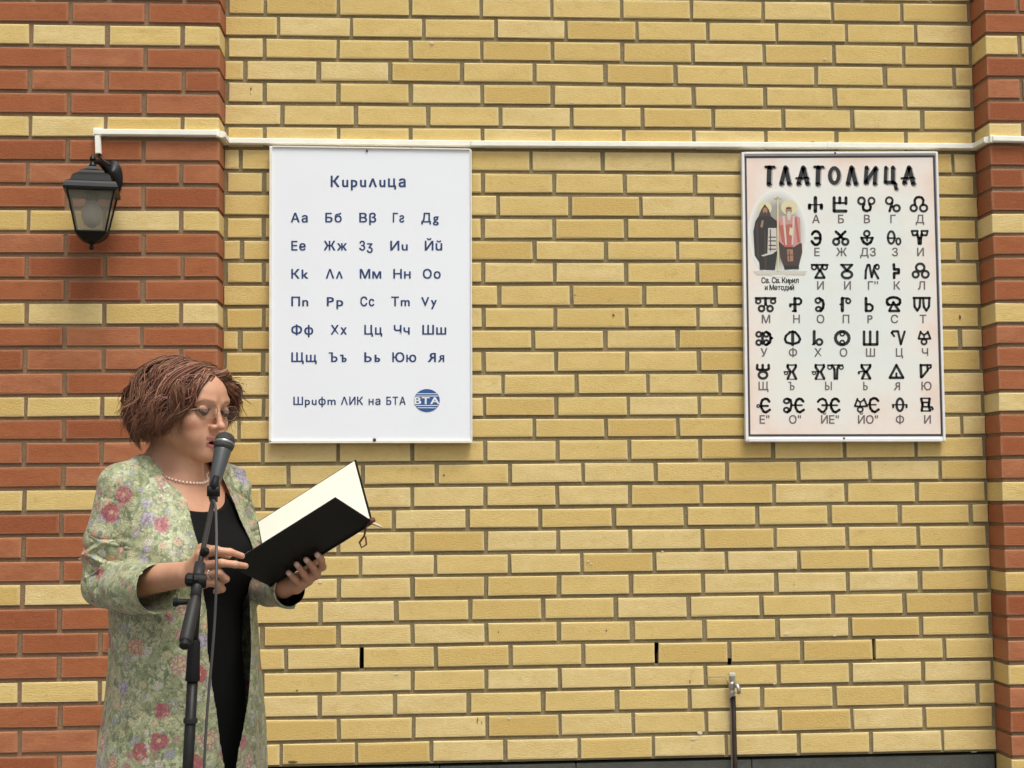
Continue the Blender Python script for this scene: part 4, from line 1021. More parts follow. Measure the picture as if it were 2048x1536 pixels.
# scoop neckline
D.ell(TL(.0, -.10, 1.410), (.115, .13, .064), TM, k=.004, op='c')
D.apply(lambda x, y, z: (z-1.392)+0*x+0*y, lo, (hi[0], hi[1], 1.6), 'i')
dw, dq = D.mesh(smooth=2); del D
nrm = vnormals(dw, dq); X, Y = loc_xy(dw[:, 0], dw[:, 1]); amp = np.clip((1.12-dw[:, 2])/.3, 0, 1)
dw = dw+nrm*(waves(dw*np.array([1, 1, .15]), 9, 5)*.0022*amp+waves(dw, 8, 6)*.0008)[:, None]
t = NT('black_dress'); t.b.inputs['Specular IOR Level'].default_value = .12; o = t.coord('Object'); n1 = t.noise(o, 300, 3)
t.b.inputs['Base Color'].default_value = (.0045, .0045, .0045, 1); t.b.inputs['Roughness'].default_value = .7; t.bump(n1, .25, .001)
fast_obj('dress', dw, dq, t.m, person, PO)

# ---- coat: solid, then hollowed and opened at the front
CR = [(1.50, -.078), (1.46, -.075), (1.42, -.061), (1.372, -.040), (1.30, -.050), (1.23, -.055), (1.145, -.033), (1.06, -.034), (.99, -.027), (.88, -.008), (.77, .008), (.4, .010)]
CL = [(1.50, .085), (1.44, .088), (1.36, .092), (1.30, .092), (1.145, .094), (1.04, .088), (.945, .072), (.845, .042), (.77, .032), (.4, .030)]
CR = np.array(sorted(CR)); CL = np.array(sorted(CL))
ax = axis([(TX-.29, TX+.27, .0026)]); ay = axis([(-2.14, -1.55, .0026)]); az = axis([(.40, .72, .006), (.72, 1.50, .0026)])
K = Field(ax, ay, az, band=.016)
cl = [(.40, .205, .168, .010, -.01), (.60, .197, .163, .010, -.01), (.77, .188, .156, .011, -.014), (.90, .178, .152, .013, -.016), (1.00, .170, .148, .012, -.018), (1.10, .163, .144, .008, -.018), (1.22, .163, .140, .002, -.016), (1.30, .163, .128, 0, -.010), (1.36, .160, .105, 0, 0), (1.40, .146, .083, 0, .008), (1.435, .118, .066, 0, .014), (1.46, .085, .056, 0, .02)]
K.apply(loft(cl), (TX-.4, TY-.4, .3), (TX+.4, TY+.4, 1.6), 'u')
for sx in (-1, 1):
    K.ell(TL(sx*.070, -.085, 1.235), (.078, .070, .072), TM, k=.04)
    K.cap(TL(sx*.055, .018, 1.438), TL(sx*.138, .008, 1.409), .034, .045, k=.03)
K.d = np.maximum(K.d, -(K.d+.0055))
def opening(x, y, z):
    X, Y = loc_xy(x, y); l = np.interp(z.ravel(), CR[:, 0], CR[:, 1]).reshape(z.shape); r_ = np.interp(z.ravel(), CL[:, 0], CL[:, 1]).reshape(z.shape)
    return np.maximum(np.maximum(l-X, X-r_), Y+.035)
K.apply(opening, (TX-.3, TY-.3, .3), (TX+.3, TY+.25, 1.6), 'c')
K.cap(TL(0, -.005, 1.36), TL(0, .0, 1.52), .072, .078, op='c'); K.cap(TL(0, -.03, 1.42), TL(0, -.06, 1.44), .070, .065, op='c')
body_d = K.d; K.d = np.full_like(body_d, 1.0)
CUR_, CUL = at(318, 1178, -2.055), at(583, 1181, -1.975)
mR = ELR*.5+CUR_*.5
K.chain([TL(-.143, .006, 1.398), TL(-.160, .018, 1.29), ELR+np.array([.000, .0, .008])], [.047, .048, .048], k=.012)
K.chain([ELR, mR, CUR_], [.047, .049, .0520], k=.014)
K.chain([TL(.142, .006, 1.396), TL(.165, .0, 1.29), ELL], [.048, .049, .047], k=.012)
K.chain([ELL, ELL*.5+CUL*.5, CUL], [.044, .042, .0385], k=.014)
def halfcut(F, c, n, rad):
    n = n/np.linalg.norm(n); c = np.asarray(c)
    def fn(x, y, z):
        pl = (x-c[0])*n[0]+(y-c[1])*n[1]+(z-c[2])*n[2]; r_ = np.sqrt((x-c[0])**2+(y-c[1])**2+(z-c[2])**2)-rad
        return np.maximum(-pl, r_)
    F.apply(fn, c-rad-.02, c+rad+.02, 'c')
dR = CUR_-ELR; dR /= np.linalg.norm(dR); dL = CUL-ELL; dL /= np.linalg.norm(dL)
inner = -(K.d+.0050)
halfcut(K, CUR_, dR+np.array([0, 0, .12]), .085); halfcut(K, CUL, dL, .060)
K.d = np.maximum(K.d, inner); del inner
h_ = np.maximum(.012-np.abs(K.d-body_d), 0)/.012; K.d = np.minimum(K.d, body_d)-h_*h_*.003; del h_, body_d
kw, kq = K.mesh(smooth=2); del K
n0 = vnormals(kw, kq)
X, Y = loc_xy(kw[:, 0], kw[:, 1]); Zc = kw[:, 2]
def seg_t(p, a, b):
    ab = b-a; tt = ((p-a) @ ab)/(ab @ ab); d = np.linalg.norm(p-(a+np.clip(tt, 0, 1)[:, None]*ab), axis=1); return tt, d
disp = np.zeros(len(kw))
tu, du_ = seg_t(kw, SHR, ELR); tf, df = seg_t(kw, ELR, CUR_)
inU = np.clip((.085-du_)/.02, 0, 1)*(tu > .05); inF = np.clip((.085-df)/.02, 0, 1)*(tf > -.1)
wv = waves(kw, 5, 11)
crease = lambda q: -(1-np.abs(np.sin(q)))**2.5
side_ = np.arctan2(X+.168, -(Y-.02))
disp += inU*waves(kw, 6, 12)*.0022*np.clip((tu-.1)/.3, 0, 1)
disp += inU*np.exp(-((tu-.70)/.22)**2)*crease((tu*4.2+wv*.20+side_*.42)*math.pi)*.0130
disp += inU*np.exp(-((tu-.62)/.25)**2)*crease((tu*3.1-wv*.25-side_*.30+.4)*math.pi)*.0085
disp += inU*crease((side_*1.1+tu*.9+wv*.2)*math.pi)*.0035*np.clip((.6-tu)/.3, 0, 1)
disp += inF*np.exp(-((tf-.05)/.22)**2)*crease((tf*4.5+wv*.3+Zc*14)*math.pi)*.0075
disp += inF*crease((Zc*17+tf*1.2+wv*.3)*math.pi)*.0022
disp += inF*waves(kw, 7, 21)*.0018
tu2, du2 = seg_t(kw, SHL, ELL); inL = np.clip((.08-du2)/.02, 0, 1)
disp += inL*np.sin((tu2*8+wv*.5)*math.pi)*.0028
low = np.clip((1.22-Zc)/.35, 0, 1)*(1-np.maximum(inU, np.maximum(inF, inL))); phi = np.arctan2(X, -Y)
disp += low*np.sin(phi*6.2+1.1+waves(kw*np.array([1, 1, .25]), 2.2, 33)*.8)*.0042*(.4+.6*low)
disp += low*crease(phi*4.1+.6+waves(kw*np.array([1, 1, .2]), 3.0, 36)*.7)*.0050
disp += low*waves(kw*np.array([1, 1, .3]), 7, 35)*.0016
# draping lines on the chest and shoulder, running from the shoulder to the elbow
chest = np.clip((Zc-1.16)/.05, 0, 1)*np.clip((1.42-Zc)/.04, 0, 1)*(1-inU)
disp += chest*crease(((X*.8+Zc*.45)*8+wv*.35)*math.pi)*.0040+waves(kw, 10, 44)*.0007
kw = kw+n0*disp[:, None]
kw = lap(kw, kq, .4, 1)

M_LIN = plain('dark_lining', (.012, .009, .008, 1), .8, spec=.1)
for e_, c_, n_, r_ in ((ELR, CUR_, dR+np.array([0, 0, .12]), .0475), (ELL, CUL, dL, .0325)):
    dd = (c_-e_)/np.linalg.norm(c_-e_); o_ = MB(); o_.tube([c_-dd*.085, c_-dd*.06, c_-dd*(.012 if r_ < .04 else .040)], r_, 20, cap=False); o_.build('sleeve_lining', M_LIN, person, smooth=True)
def coat_mat():
    t = NT('flowered_brocade'); o = t.coord('Object')
    warp = t.n('ShaderNodeTexNoise', Scale=26.0, Detail=3.0); t.l(o, warp.inputs['Vector'])
    wm = t.t.nodes.new('ShaderNodeVectorMath'); wm.operation = 'MULTIPLY_ADD'; t.l(warp.outputs['Color'], wm.inputs[0]); wm.inputs[1].default_value = (.016, .016, .016); t.l(o, wm.inputs[2])
    wv_ = wm.outputs[0]
    n_a = t.noise(o, 34, 2, .5, .8); n_b = t.noise(o, 62, 2, .5, 1.0); leaf2 = t.noise(wv_, 150, 3, .65, 1.0); big = t.noise(o, 7, 3); fine = t.noise(o, 420, 2)
    c = t.ramp(t.noise(wv_, 48, 3, .6), [(0.32, (.185, .215, .105, 1)), (0.5, (.325, .365, .195, 1)), (0.68, (.51, .54, .335, 1))])
    c = t.mix(t.math('MULTIPLY', t.ramp(big, [(0.42, 0.0), (0.62, 1.0)]), 0.45), c, (.40, .34, .235, 1))
    lv = t.n('ShaderNodeTexVoronoi', Scale=64.0); t.l(t.scale(wv_, (1, 1, .55)), lv.inputs['Vector']); ls_ = t.t.nodes.new('ShaderNodeSeparateColor'); t.l(lv.outputs['Color'], ls_.inputs[0])
    m = t.math('MULTIPLY', t.ramp(lv.outputs['Distance'], [(0.30, 1.0), (0.38, 0.0)]), t.math('GREATER_THAN', ls_.outputs[0], .42))
    c = t.mix(t.math('MULTIPLY', m, .80), c, t.ramp(ls_.outputs[1], [(0, (.105, .150, .070, 1)), (.4, (.19, .235, .12, 1)), (.7, (.16, .19, .16, 1)), (.9, (.27, .20, .12, 1))], 'CONSTANT'))
    for nn2, w_ in ((n_a, .016), (n_b, .020)):
        st2 = t.ramp(t.math('ABSOLUTE', t.math('SUBTRACT', nn2, .5)), [(w_*.6, 1.0), (w_*1.4, 0.0)])
        c = t.mix(t.math('MULTIPLY', st2, .72), c, (.115, .125, .065, 1))
    tw = t.n('ShaderNodeTexVoronoi', Scale=75.0); t.l(o, tw.inputs['Vector'])
    c = t.mix(t.math('MULTIPLY', t.ramp(tw.outputs['Distance'], [(0.10, 1.0), (0.20, 0.0)]), .7), c, (.66, .64, .50, 1))
    def flowers(c, scale, r0, cols, gate, amp, strength):
        v = t.n('ShaderNodeTexVoronoi', Scale=scale); t.l(wv_, v.inputs['Vector'])
        sp_ = t.t.nodes.new('ShaderNodeSeparateColor'); t.l(v.outputs['Color'], sp_.inputs[0])
        pn = t.noise(o, scale*7.5, 3, .6)
        d = t.math('ADD', v.outputs['Distance'], t.math('MULTIPLY', t.math('SUBTRACT', pn, .5), amp))
        m = t.ramp(d, [(r0*.82, 1.0), (r0, 0.0)])
        m = t.math('MULTIPLY', m, t.math('GREATER_THAN', sp_.outputs[1], gate))
        n_ = len(cols); col = t.ramp(sp_.outputs[0], [(i/n_, cols[i]) for i in range(n_)], 'CONSTANT')
        pv = t.n('ShaderNodeTexVoronoi', Scale=scale*6.5); pv.feature = 'DISTANCE_TO_EDGE'; t.l(o, pv.inputs['Vector'])
        col = t.mix(t.ramp(pv.outputs['Distance'], [(0.03, 0.75), (0.16, 0.0)]), col, (.13, .075, .06, 1)); col = t.mix(t.ramp(pn, [(0.55, 0.0), (0.72, .6)]), col, (.62, .50, .44, 1))
        col = t.mix(t.ramp(d, [(r0*.18, 0.8), (r0*.32, 0.0)]), col, (.62, .48, .22, 1))
        return t.mix(t.math('MULTIPLY', m, strength), c, col)
    c = flowers(c, 40, .40, [(.62, .60, .50, 1), (.30, .36, .34, 1), (.58, .38, .24, 1), (.44, .22, .20, 1), (.60, .56, .30, 1), (.36, .34, .42, 1)], .22, .30, .88)
    c = flowers(c, 17.6, .37, [(.40, .07, .11, 1), (.58, .31, .20, 1), (.40, .06, .09, 1), (.36, .33, .45, 1), (.50, .15, .18, 1), (.56, .38, .28, 1), (.34, .06, .085, 1)], .22, .30, .90)
    t.l(c, t.b.inputs['Base Color']); t.b.inputs['Roughness'].default_value = .48; t.b.inputs['Sheen Weight'].default_value = .15; t.b.inputs['Specular IOR Level'].default_value = .45
    w1 = t.noise(o, 500, 2); h = t.math('ADD', t.math('MULTIPLY', leaf2, .8), t.math('MULTIPLY', w1, .5)); t.bump(h, .55, .0018)
    return t.m
M_COAT = coat_mat()
fast_obj('coat', kw, kq, M_COAT, person, PO)

# ---- hair
HO = HP(0, -.010, .004)
anch = [((0, 0, 1), .106), ((0, 1, .9), .107), ((0, 1, .3), .104), ((0, -1, .5), .116), ((0, -1, 0), .117), ((0, -1, -.6), .114), ((1, 0, .3), .100), ((-1, 0, .3), .098),
        ((1, 0, -.4), .108), ((-1, 0, -.4), .108), ((1, .4, .8), .113), ((-1, .4, .8), .107), ((-1, -.7, -.4), .114), ((1, -.7, -.4), .116), ((-1, -.7, .4), .114), ((1, -.7, .4), .118), ((1, .5, 0), .112), ((-1, .5, -.2), .100), ((-1, 0, -.9), .135), ((1, 0, -.9), .125), ((0, -.6, -1), .14), ((1, .8, .5), .118)]
AD = np.array([a[0] for a in anch], float); AD /= np.linalg.norm(AD, axis=1, keepdims=True); AR = np.array([a[1] for a in anch])
def hair_r(d): w_ = np.exp((d @ AD.T-1)*9); return (w_*AR).sum(-1)/w_.sum(-1)*.915
part0 = np.array([.16, .72, .80]); part1 = np.array([.10, -.75, .75])
def unit(v): v = np.asarray(v, float); return v/np.linalg.norm(v, axis=-1, keepdims=True)
def slerp(a, b, u):
    om = np.arccos(np.clip((a*b).sum(-1), -1, 1)); so_ = np.maximum(np.sin(om), 1e-4); u = np.asarray(u)[:, None]
    return (np.sin((1-u)*om)*a+np.sin(u*om)*b)/so_
hr = np.random.default_rng(3)
nS, nT = 10500, 16
HV = []; HF = []; cnt = 0
def sph(az_, al): a, e = math.radians(az_), math.radians(al); return np.array([math.sin(a)*math.sin(e), math.cos(a)*math.sin(e), math.cos(e)])
CLN = 210; CLU = []
for i in range(CLN):
    side = -1 if hr.random() < .64 else 1
    CLU.append(dict(side=side, p=hr.random()**.9, lay=hr.random(), ph=hr.random()*6.28, fr=1.5+hr.random()*1.5, amp=.006+.0065*hr.random(), out=hr.normal()*.0085, cur=hr.normal(), tw=hr.normal()*.5, len=hr.random()))
for i in range(nS):
    C_ = CLU[hr.integers(CLN)]; side = C_['side']; p = float(np.clip(C_['p']+hr.normal()*.022, 0, 1))
    st0 = unit(part0*(1-p)+part1*p+hr.normal(size=3)*.02)
    e0, e1 = (57, 184) if side < 0 else (60, 178)
    azi = e0+(e1-e0)*np.clip(C_['p']*1.03+hr.normal()*.022, 0, 1)
    al = {-1: np.interp(azi, [55, 66, 80, 105, 140, 180], [104, 115, 128, 139, 139, 134]), 1: np.interp(azi, [58, 75, 110, 180], [94, 110, 128, 131])}[side]+hr.normal()*2.5+(C_['len']-.5)*7
    if C_['lay'] > .62: al -= 38*(C_['lay']-.62)/.38*(.6+.4*C_['len'])
    en = sph(side*azi, al); u = np.linspace(0, 1, nT); D_ = slerp(st0, unit(en), u)
    lift = np.sin(u*math.pi)*(.24 if p < .35 else .05)*(max(0, 1-p/.35)+.2)
    D_ = unit(D_+np.outer(lift, np.array([0, .15, .55])))
    R_ = hair_r(D_)*(.86+.15*(1-(1-C_['lay'])**2)+hr.normal()*.013)+C_['out']*.75*np.sin(u*math.pi*.9)
    R_ = R_*(1-.07*np.exp(-u/.08))
    env = np.clip(u*1.7, 0, 1); q_ = u*2*math.pi*C_['fr']+C_['ph']+hr.normal()*.20
    tn = np.cross(D_, np.gradient(D_, axis=0)); tn /= np.maximum(np.linalg.norm(tn, axis=1, keepdims=True), 1e-6)
    pts = D_*(R_+np.sin(q_)*C_['amp']*.75*env)[:, None]+tn*(np.cos(q_*.93)*C_['amp']*env+hr.normal()*.0014)[:, None]
    curl = np.clip((u-.62)/.38, 0, 1); c2 = curl**1.5; ca_ = curl*(3.6+C_['cur']*.8); cr_ = .013*(1 if C_['tw'] > 0 else -1)
    pts += D_*((1-np.cos(ca_))*.011*curl)[:, None]+tn*(np.sin(ca_)*cr_*curl)[:, None]
    pts += D_*(c2*(.004 if C_['cur'] > -.3 else -.014))[:, None]+np.outer(c2, np.array([0, .006*np.sign(C_['tw']), .008+.010*(C_['cur'] > .4)]))
    if hr.random() < .13: pts += np.outer(u**1.5, hr.normal(size=3)*.011+np.array([0, 0, .004]))
    W = HO+pts @ HM.T
    r0 = .00048+.00050*hr.random(); rr = r0*np.clip(np.minimum((1-u)*5, u*8+.35), .12, 1)
    tg = np.gradient(W, axis=0); tg /= np.linalg.norm(tg, axis=1, keepdims=True); a1 = np.cross(tg, HO-W); a1 /= np.maximum(np.linalg.norm(a1, axis=1, keepdims=True), 1e-9); a2 = np.cross(tg, a1)
    for k in range(3):
        th_ = 2*math.pi*k/3; HV.append(W+(a1*math.cos(th_)*1.9+a2*math.sin(th_)*.8)*rr[:, None])
    b = cnt; I = np.arange(nT-1)
    for k in range(3):
        k2 = (k+1) % 3; HF.append(np.stack([b+k*nT+I, b+k2*nT+I, b+k2*nT+I+1, b+k*nT+I+1], 1))
    cnt += 3*nT
HV = np.concatenate(HV); HF = np.concatenate(HF)
t = NT('auburn_hair'); g = t.geo(); o = t.coord('Object'); rp = g.outputs['Random Per Island']
c = t.ramp(rp, [(0.0, (.050, .018, .012, 1)), (0.30, (.105, .038, .024, 1)), (0.62, (.185, .072, .043, 1)), (0.88, (.285, .130, .078, 1)), (1.0, (.40, .22, .14, 1))])
lowc = t.noise(o, 20, 2); c = t.mix(t.math('MULTIPLY', t.ramp(lowc, [(0.48, 0.0), (0.62, 1.0)]), .38), c, (.33, .17, .085, 1))
t.l(c, t.b.inputs['Base Color']); t.b.inputs['Roughness'].default_value = .5; t.b.inputs['Specular IOR Level'].default_value = .35
hair = fast_obj('hair', HV, HF, t.m, person, PO)
# scalp volume under the strands
n_al, n_az = 26, 40; v = []; f = []
for i in range(n_al+1):
    for j in range(n_az):
        d = sph(360*j/n_az, 8+122*i/n_al); w_ = HO+HM @ (d*float(hair_r(d[None])[0])*.82); v.append(w_)
for i in range(n_al):
    for j in range(n_az):
        azd = (360*(j+.5)/n_az+180) % 360-180; ald = 8+122*(i+.5)/n_al
        if ald > 58 and -60 < azd < 58: continue
        if ald > 100 and -82 < azd < 80: continue
        a = i*n_az+j; b = i*n_az+(j+1) % n_az; f.append((a, b, b+n_az, a+n_az))
sc_ = mesh_obj('hair_underlayer', v, f, plain('dark_hair', (.028, .012, .008, 1), .7), person, smooth=True)

# ---- glasses
M_RIM = plain('bronze_rim', (.30, .19, .12, 1), .3, .6)
t = NT('lens'); t.b.inputs['Base Color'].default_value = (.9, .88, .84, 1); t.b.inputs['Roughness'].default_value = .05; t.b.inputs['Alpha'].default_value = .035; M_LENS = t.m
gl = root('eyeglasses', HP(0, .1, 0), 'thin metal framed reading glasses worn by the woman', 'glasses')
for sx in (-1, 1):
    c = np.array([sx*.0335, .0955, -.002]); e1 = np.array([math.cos(.12), -sx*math.sin(.12), 0]); e2 = np.array([0, .14, 1.0])
    ring = [HP(*(c+e1*.0235*math.copysign(abs(math.cos(a))**.85, math.cos(a))+e2*.0158*math.copysign(abs(math.sin(a))**.85, math.sin(a)))) for a in np.linspace(0, 2*math.pi, 29)[:-1]]
    r_ = MB().tube(ring, .0007, 6, closed=True).build('rim', M_RIM, gl, smooth=True); sub(r_, gl)
    MB().add(ring, [tuple(range(28))]).build('lens', M_LENS, r_)
    MB().tube([HP(*(c+e1*sx*.0235+np.array([0, 0, .006]))), HP(sx*.068, .070, -.002), HP(sx*.076, .03, .0), HP(sx*.078, -.01, .0), HP(sx*.076, -.025, -.014)], .0009, 6).build('temple_arm', M_RIM, gl, smooth=True)
MB().tube([HP(-.0105, .098, .002), HP(0, .100, .005), HP(.0105, .098, .002)], .0008, 6).build('bridge', M_RIM, gl, smooth=True)

# ---- pearl necklace and ring
M_PEARL = plain('pearl', (.80, .66, .55, 1), .22, spec=.6)
def sphere(mb, c, r, n=8, m=6):
    v = [c+np.array([0, 0, r])]+[c+r*np.array([math.sin(math.pi*i/m)*math.cos(2*math.pi*j/n), math.sin(math.pi*i/m)*math.sin(2*math.pi*j/n), math.cos(math.pi*i/m)]) for i in range(1, m) for j in range(n)]+[c-np.array([0, 0, r])]
    f = [(0, 1+j, 1+(j+1) % n) for j in range(n)]+[(1+(i-1)*n+j, 1+i*n+j, 1+i*n+(j+1) % n, 1+(i-1)*n+(j+1) % n) for i in range(1, m-1) for j in range(n)]+[(len(v)-1, 1+(m-2)*n+(j+1) % n, 1+(m-2)*n+j) for j in range(n)]
    mb.add(v, f)
from mathutils.bvhtree import BVHTree
bvh = BVHTree.FromPolygons([tuple(a) for a in bw], [tuple(int(i) for i in q_) for q_ in bq[np.abs(bw[bq[:, 0]][:, 2]-1.44) < .06]])
neck = root('pearl_necklace', TL(0, -.05, 1.42), 'pearl necklace round the neck of the woman reading', 'necklace')
nb_ = 64
for i in range(nb_):
    a = 2*math.pi*i/nb_; dr_ = TL(math.sin(a), -math.cos(a), 0)-TL(0, 0, 0); cz = 1.446-.038*math.cos(a)
    o_ = TL(0, .012, cz)+dr_*.14; hit = bvh.ray_cast(Vector(o_), Vector(-dr_))
    pnt = np.array(hit[0]) if hit[0] is not None else TL(0, .012, cz)+dr_*.065
    mb = MB(); sphere(mb, pnt+dr_*.0022, .0031); mb.build('pearl', M_PEARL, neck, smooth=True)
rc = FR[2][0]*.45+kr[2]*.55; rd = unit(FR[2][0]-kr[2]); u1 = unit(np.cross(rd, (0, 0, 1.0))); u2 = np.cross(rd, u1)
rg = root('finger_ring', rc, 'silver ring on the right hand of the woman reading', 'ring')
MB().tube([rc+(u1*math.cos(a)+u2*math.sin(a))*.0098 for a in np.linspace(0, 2*math.pi, 17)[:-1]], .0014, 6, closed=True).build('band', plain('silver', (.7, .68, .65, 1), .25, .9), rg, smooth=True)

# ---- folder
M_COVER = plain('black_folder_cover', (.0065, .0072, .006, 1), .55, nscale=120, namp=.2, bump=.2, spec=.15)
M_PAGE = plain('white_page', (.80, .78, .66, 1), .6)
fo = root('folder', (P4+P3)/2, 'open black folder with white pages held in both hands by the woman', 'folder')
def slab(a, b, c, d, n, th, name, mat, ins=0.0):
    """flat slab a-b-c-d, front face towards n"""
    m_ = (a+b+c+d)/4; q = []
    for p, (o1, o2) in zip((a, b, c, d), ((b, d), (a, c), (d, b), (c, a))): q.append(p+(unit(o1-p)+unit(o2-p))*ins)
    v = [p+n*th/2 for p in q]+[p-n*th/2 for p in q]
    return MB().add(v, [(0, 1, 2, 3), (4, 7, 6, 5), (0, 4, 5, 1), (1, 5, 6, 2), (2, 6, 7, 3), (3, 7, 4, 0)]).build(name, mat, fo)
sp = unit(P3-P4); vn = unit(P1-P4); vf = unit(F1-P4)
slab(P4+vn*.004, P3+vn*.004, P2, P1, nn_, .0030, 'cover', M_COVER); slab(P4+vf*.004, P3+vf*.004, F2, F1, nf_, .0030, 'cover', M_COVER)
slab(P4+vf*.006, P3+vf*.006, F2, F1, nf_, .0016, 'page', M_PAGE, ins=.0035).location = Vector(nf_*.0026)
slab(P4+vn*.006, P3+vn*.006, P2, P1, nn_, .0016, 'page', M_PAGE, ins=.0035).location = Vector(-nn_*.0026)
MB().tube([P4, P4*.5+P3*.5, P3], .0045, 8).build('spine', M_COVER, fo, smooth=True)
M_CORD = plain('red_brown_cord', (.115, .038, .022, 1), .7); M_CREAM = plain('cream_tassel', (.62, .52, .34, 1), .7)
e = P3
MB().tube([e+np.array([-.006, -.004, .0]), e+np.array([-.014, -.006, -.014]), e+np.array([-.016, -.006, -.028]), e+np.array([-.026, -.006, -.042]), e+np.array([-.022, -.006, -.052]), e+np.array([-.012, -.006, -.046]), e+np.array([-.014, -.006, -.030])], .0022, 6).build('cord', M_CORD, fo, smooth=True)
MB().tube([e+np.array([-.006, -.004, .004]), e+np.array([.002, -.005, -.004]), e+np.array([.012, -.005, -.008]), e+np.array([.021, -.004, -.013])], [.003, .0035, .003, .002], 6).build('tassel', M_CREAM, fo, smooth=True)
MB().tube([e+np.array([-.008, -.003, -.002]), e+np.array([-.001, -.006, .002]), e+np.array([.003, -.003, .004])], .0055, 8).build('knot', M_CORD, fo, smooth=True)

# ---- microphone stand, microphone and cable
M_STAND = plain('black_stand_metal', (.012, .012, .011, 1), .4, nscale=90, namp=.2, spec=.25); M_STG = plain('grey_stand_metal', (.024, .023, .022, 1), .5, spec=.25); M_RUB = plain('matte_rubber', (.007, .007, .007, 1), .6, spec=.25)
YS = -2.27
stn = root('microphone_stand', (float(at(380, 1536, YS)[0]), YS, 0), 'black boom microphone stand in front of the woman', 'microphone stand')
p0, p1, p2, p3 = at(395, 1190, YS), at(388, 1290, YS), at(385, 1362, YS), at(380.5, 1446, YS); dn = (p3-p2)/(p2[2]-p3[2]); pb = p3+dn*(p3[2]-.10)
lin = lambda a, b, n=4: [a+(b-a)*i/(n-1) for i in range(n)]
MB().tube(lin(p0, p1), .0075, 12).build('upper_pole', M_STAND, stn, smooth=True)
mb = MB(); mb.lathe(p2, p1-p2, [(0, .0125), (.003, .0135), (.02, .0125), (.07, .0115), (.076, .009)], 16); auto_smooth(mb.build('height_collar', M_RUB, stn))
MB().tube(lin(p2, pb, 6), .0102, 12).build('lower_pole', M_STAND, stn, smooth=True)
mb = MB(); mb.lathe(p3, p2-p3, [(0, .0125), (.004, .0132), (.009, .0125)], 16); auto_smooth(mb.build('ring_clamp', M_STG, stn))
for a in (20, 140, 260):
    d = np.array([math.cos(math.radians(a)), math.sin(math.radians(a)), 0]); lg = MB().tube([pb+np.array([0, 0, .06])+d*.015, pb+d*.17+np.array([0, 0, -.02]), pb+d*.33+np.array([0, 0, -.088])], .008, 8).build('leg', M_STAND, stn, smooth=True); sub(lg, stn)
    MB().tube([pb+d*.32+np.array([0, 0, -.084]), pb+d*.345+np.array([0, 0, -.092])], .0115, 8).build('rubber_foot', M_RUB, lg)
mb = MB(); mb.lathe(pb+np.array([0, 0, -.03]), (0, 0, 1), [(0, .016), (.01, .024), (.09, .024), (.10, .014)], 14); auto_smooth(mb.build('tripod_hub', M_RUB, stn))
bT, bC, bE, bM = at(427, 998, -2.045), at(400, 1128, -2.235), at(391, 1195, -2.285), at(371, 1284, -2.355)
MB().tube(lin(bT, bC, 5), .0052, 10).build('boom_arm', M_STG, stn, smooth=True)
MB().tube(lin(bC, bE, 4), [.0105, .0110, .0110, .0100], 12).build('boom_sleeve', M_STG, stn, smooth=True)
mb = MB(); ax_ = bM-bE; mb.lathe(bE, ax_, [(0, .0085), (.012, .0085), (.013, .0120), (np.linalg.norm(ax_)-.004, .0125), (np.linalg.norm(ax_), .0105)], 16); auto_smooth(mb.build('counterweight', M_STG, stn))
mb = MB(); mb.lathe(bM, ax_, [(0, .0095), (.010, .0100), (.013, .006)], 12); mb.build('end_cap', M_RUB, stn)
ck = at(396, 1162, -2.262); mb = MB(); mb.lathe(ck+np.array([.015, 0, 0]), (-1, -.1, 0), [(0, .013), (.012, .0145), (.024, .0145), (.030, .008)], 14); auto_smooth(mb.build('clutch', M_RUB, stn))
mb = MB(); kx = at(384, 1160, -2.275); mb.lathe(kx+np.array([.012, 0, 0]), (-1, 0, .05), [(0, .005), (.008, .005), (.010, .012), (.020, .013), (.024, .009)], 10); auto_smooth(mb.build('clutch_knob', M_RUB, stn))
mb = MB(); kx = at(386, 1203, -2.27); mb.lathe(kx, (-1, 0, -.02), [(0, .005), (.010, .005), (.013, .0055), (.026, .006), (.030, .009), (.036, .008)], 10); auto_smooth(mb.build('wing_screw', M_RUB, stn))
mb = MB(); kx = at(406, 1108, -2.215); mb.lathe(kx, (.35, -.3, .4), [(0, .008), (.008, .009), (.014, .006)], 10); auto_smooth(mb.build('cable_clip', M_RUB, stn))
mic = root('microphone', at(447, 885, -2.0), 'grey handheld microphone with black ball grille clipped in front of the woman', 'microphone')
g0, g1 = at(449.5, 884, -1.995), at(429, 968, -2.03); md = unit(g1-g0)
M_MICG = plain('dark_grille', (.045, .048, .046, 1), .5, .5, nscale=900, namp=.6, bump=.9); M_MICB = plain('grey_mic_body', (.070, .074, .076, 1), .36, .3)
mb = MB(); mb.lathe(g0-md*.020, md, [(0, .004), (.0015, .010), (.005, .0160), (.011, .0195), (.018, .0210), (.0215, .0214)], 20); mb.build('grille', M_MICG, mic, smooth=True)
mb = MB(); mb.lathe(g0+md*.0015, md, [(0, .0216), (.003, .0222), (.005, .0216)], 20); auto_smooth(mb.build('grille_band', plain('steel_band', (.30, .30, .28, 1), .35, .8), mic))
mb = MB(); mb.lathe(g0+md*.0065, md, [(0, .0212), (.006, .0203), (.012, .0175)], 20); mb.build('lower_grille', M_MICG, mic, smooth=True)
Lm = np.linalg.norm(g1-g0)
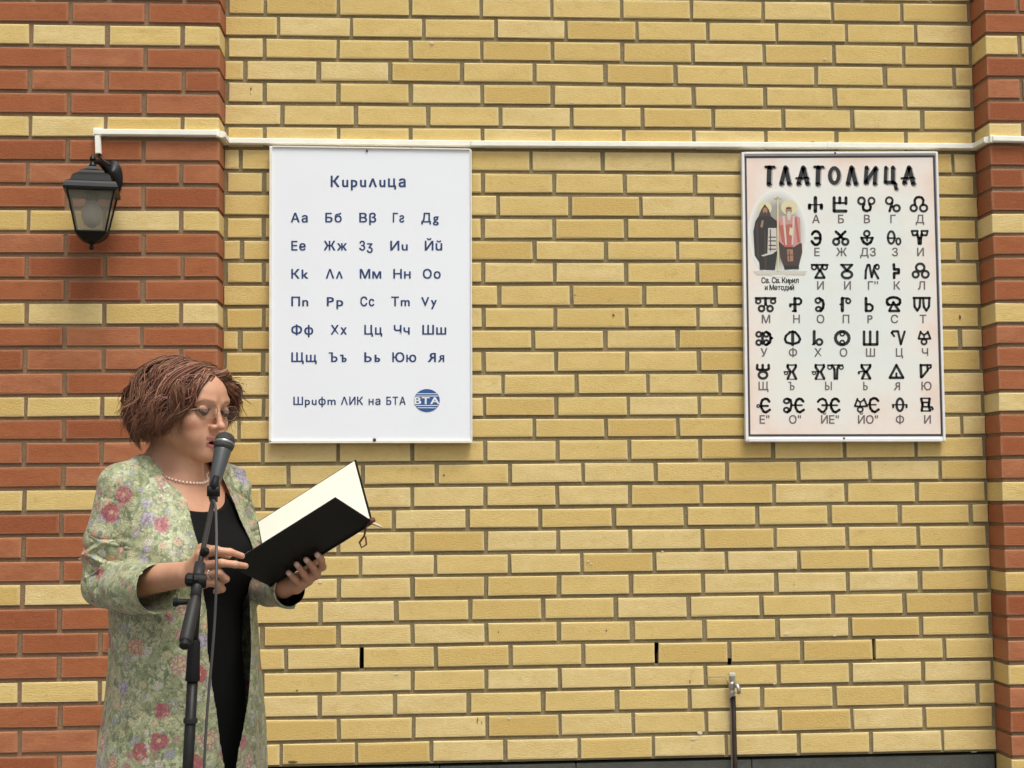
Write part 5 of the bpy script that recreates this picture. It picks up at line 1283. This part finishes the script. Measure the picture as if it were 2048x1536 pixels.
mb = MB(); mb.lathe(g0+md*.0185, md, [(0, .0172), (.004, .0176), (Lm-.0185, .0112), (Lm-.013, .0105)], 20); auto_smooth(mb.build('handle', M_MICB, mic))
mb = MB(); c0 = g0+md*(Lm+.003); mb.lathe(c0, md, [(0, .0078), (.012, .0078), (.016, .0060), (.030, .0050)], 12); auto_smooth(mb.build('plug', M_RUB, mic))
hold = at(428, 984, -2.045); mb = MB(); mb.lathe(hold+np.array([.012, 0, .002]), (-1, -.15, 0), [(0, .011), (.006, .0125), (.020, .0125), (.026, .010)], 14); auto_smooth(mb.build('clip_joint', M_RUB, stn))
mb = MB(); mb.tube([hold+np.array([0, -.006, .004]), at(429, 968, -2.048), at(433, 952, -2.044)], [.009, .0085, .006], 10); mb.build('microphone_clip', M_RUB, stn, smooth=True)
mb = MB(); mb.tube([bT+np.array([0, 0, -.006]), hold], .0085, 10); mb.build('clip_thread', M_STG, stn, smooth=True)
cb = [c0+md*.028, at(430.5, 1010, -2.075), at(432.5, 1050, -2.14), at(433, 1100, -2.205), at(432.5, 1160, -2.235), at(430, 1230, -2.24), at(425, 1300, -2.245), at(418, 1380, -2.25), at(412, 1460, -2.255), at(408, 1540, -2.26), at(400, 1700, -2.27)]
end = np.array([cb[-1][0], -2.30, .02]); cb += [np.array([cb[-1][0]-.005, -2.28, .30]), end, end+np.array([.25, -.12, -.012]), end+np.array([.9, -.2, -.014])]
def smooth_path(p, n=6):
    p = [np.asarray(a, float) for a in p]; p = [2*p[0]-p[1]]+p+[2*p[-1]-p[-2]]; o = []
    for i in range(1, len(p)-2):
        for u in np.linspace(0, 1, n, endpoint=False): o.append(.5*((2*p[i])+(-p[i-1]+p[i+1])*u+(2*p[i-1]-5*p[i]+4*p[i+1]-p[i+2])*u*u+(-p[i-1]+3*p[i]-3*p[i+1]+p[i+2])*u**3))
    o.append(p[-2]); return o
cab = MB().tube(smooth_path(cb), .0026, 8).build('microphone_cable', plain('grey_cable', (.060, .060, .060, 1), .5), None, smooth=True, origin=tuple(end))
cab.location = Vector(end); tag(cab, 'thin dark cable hanging from the microphone beside the stand', 'cable')
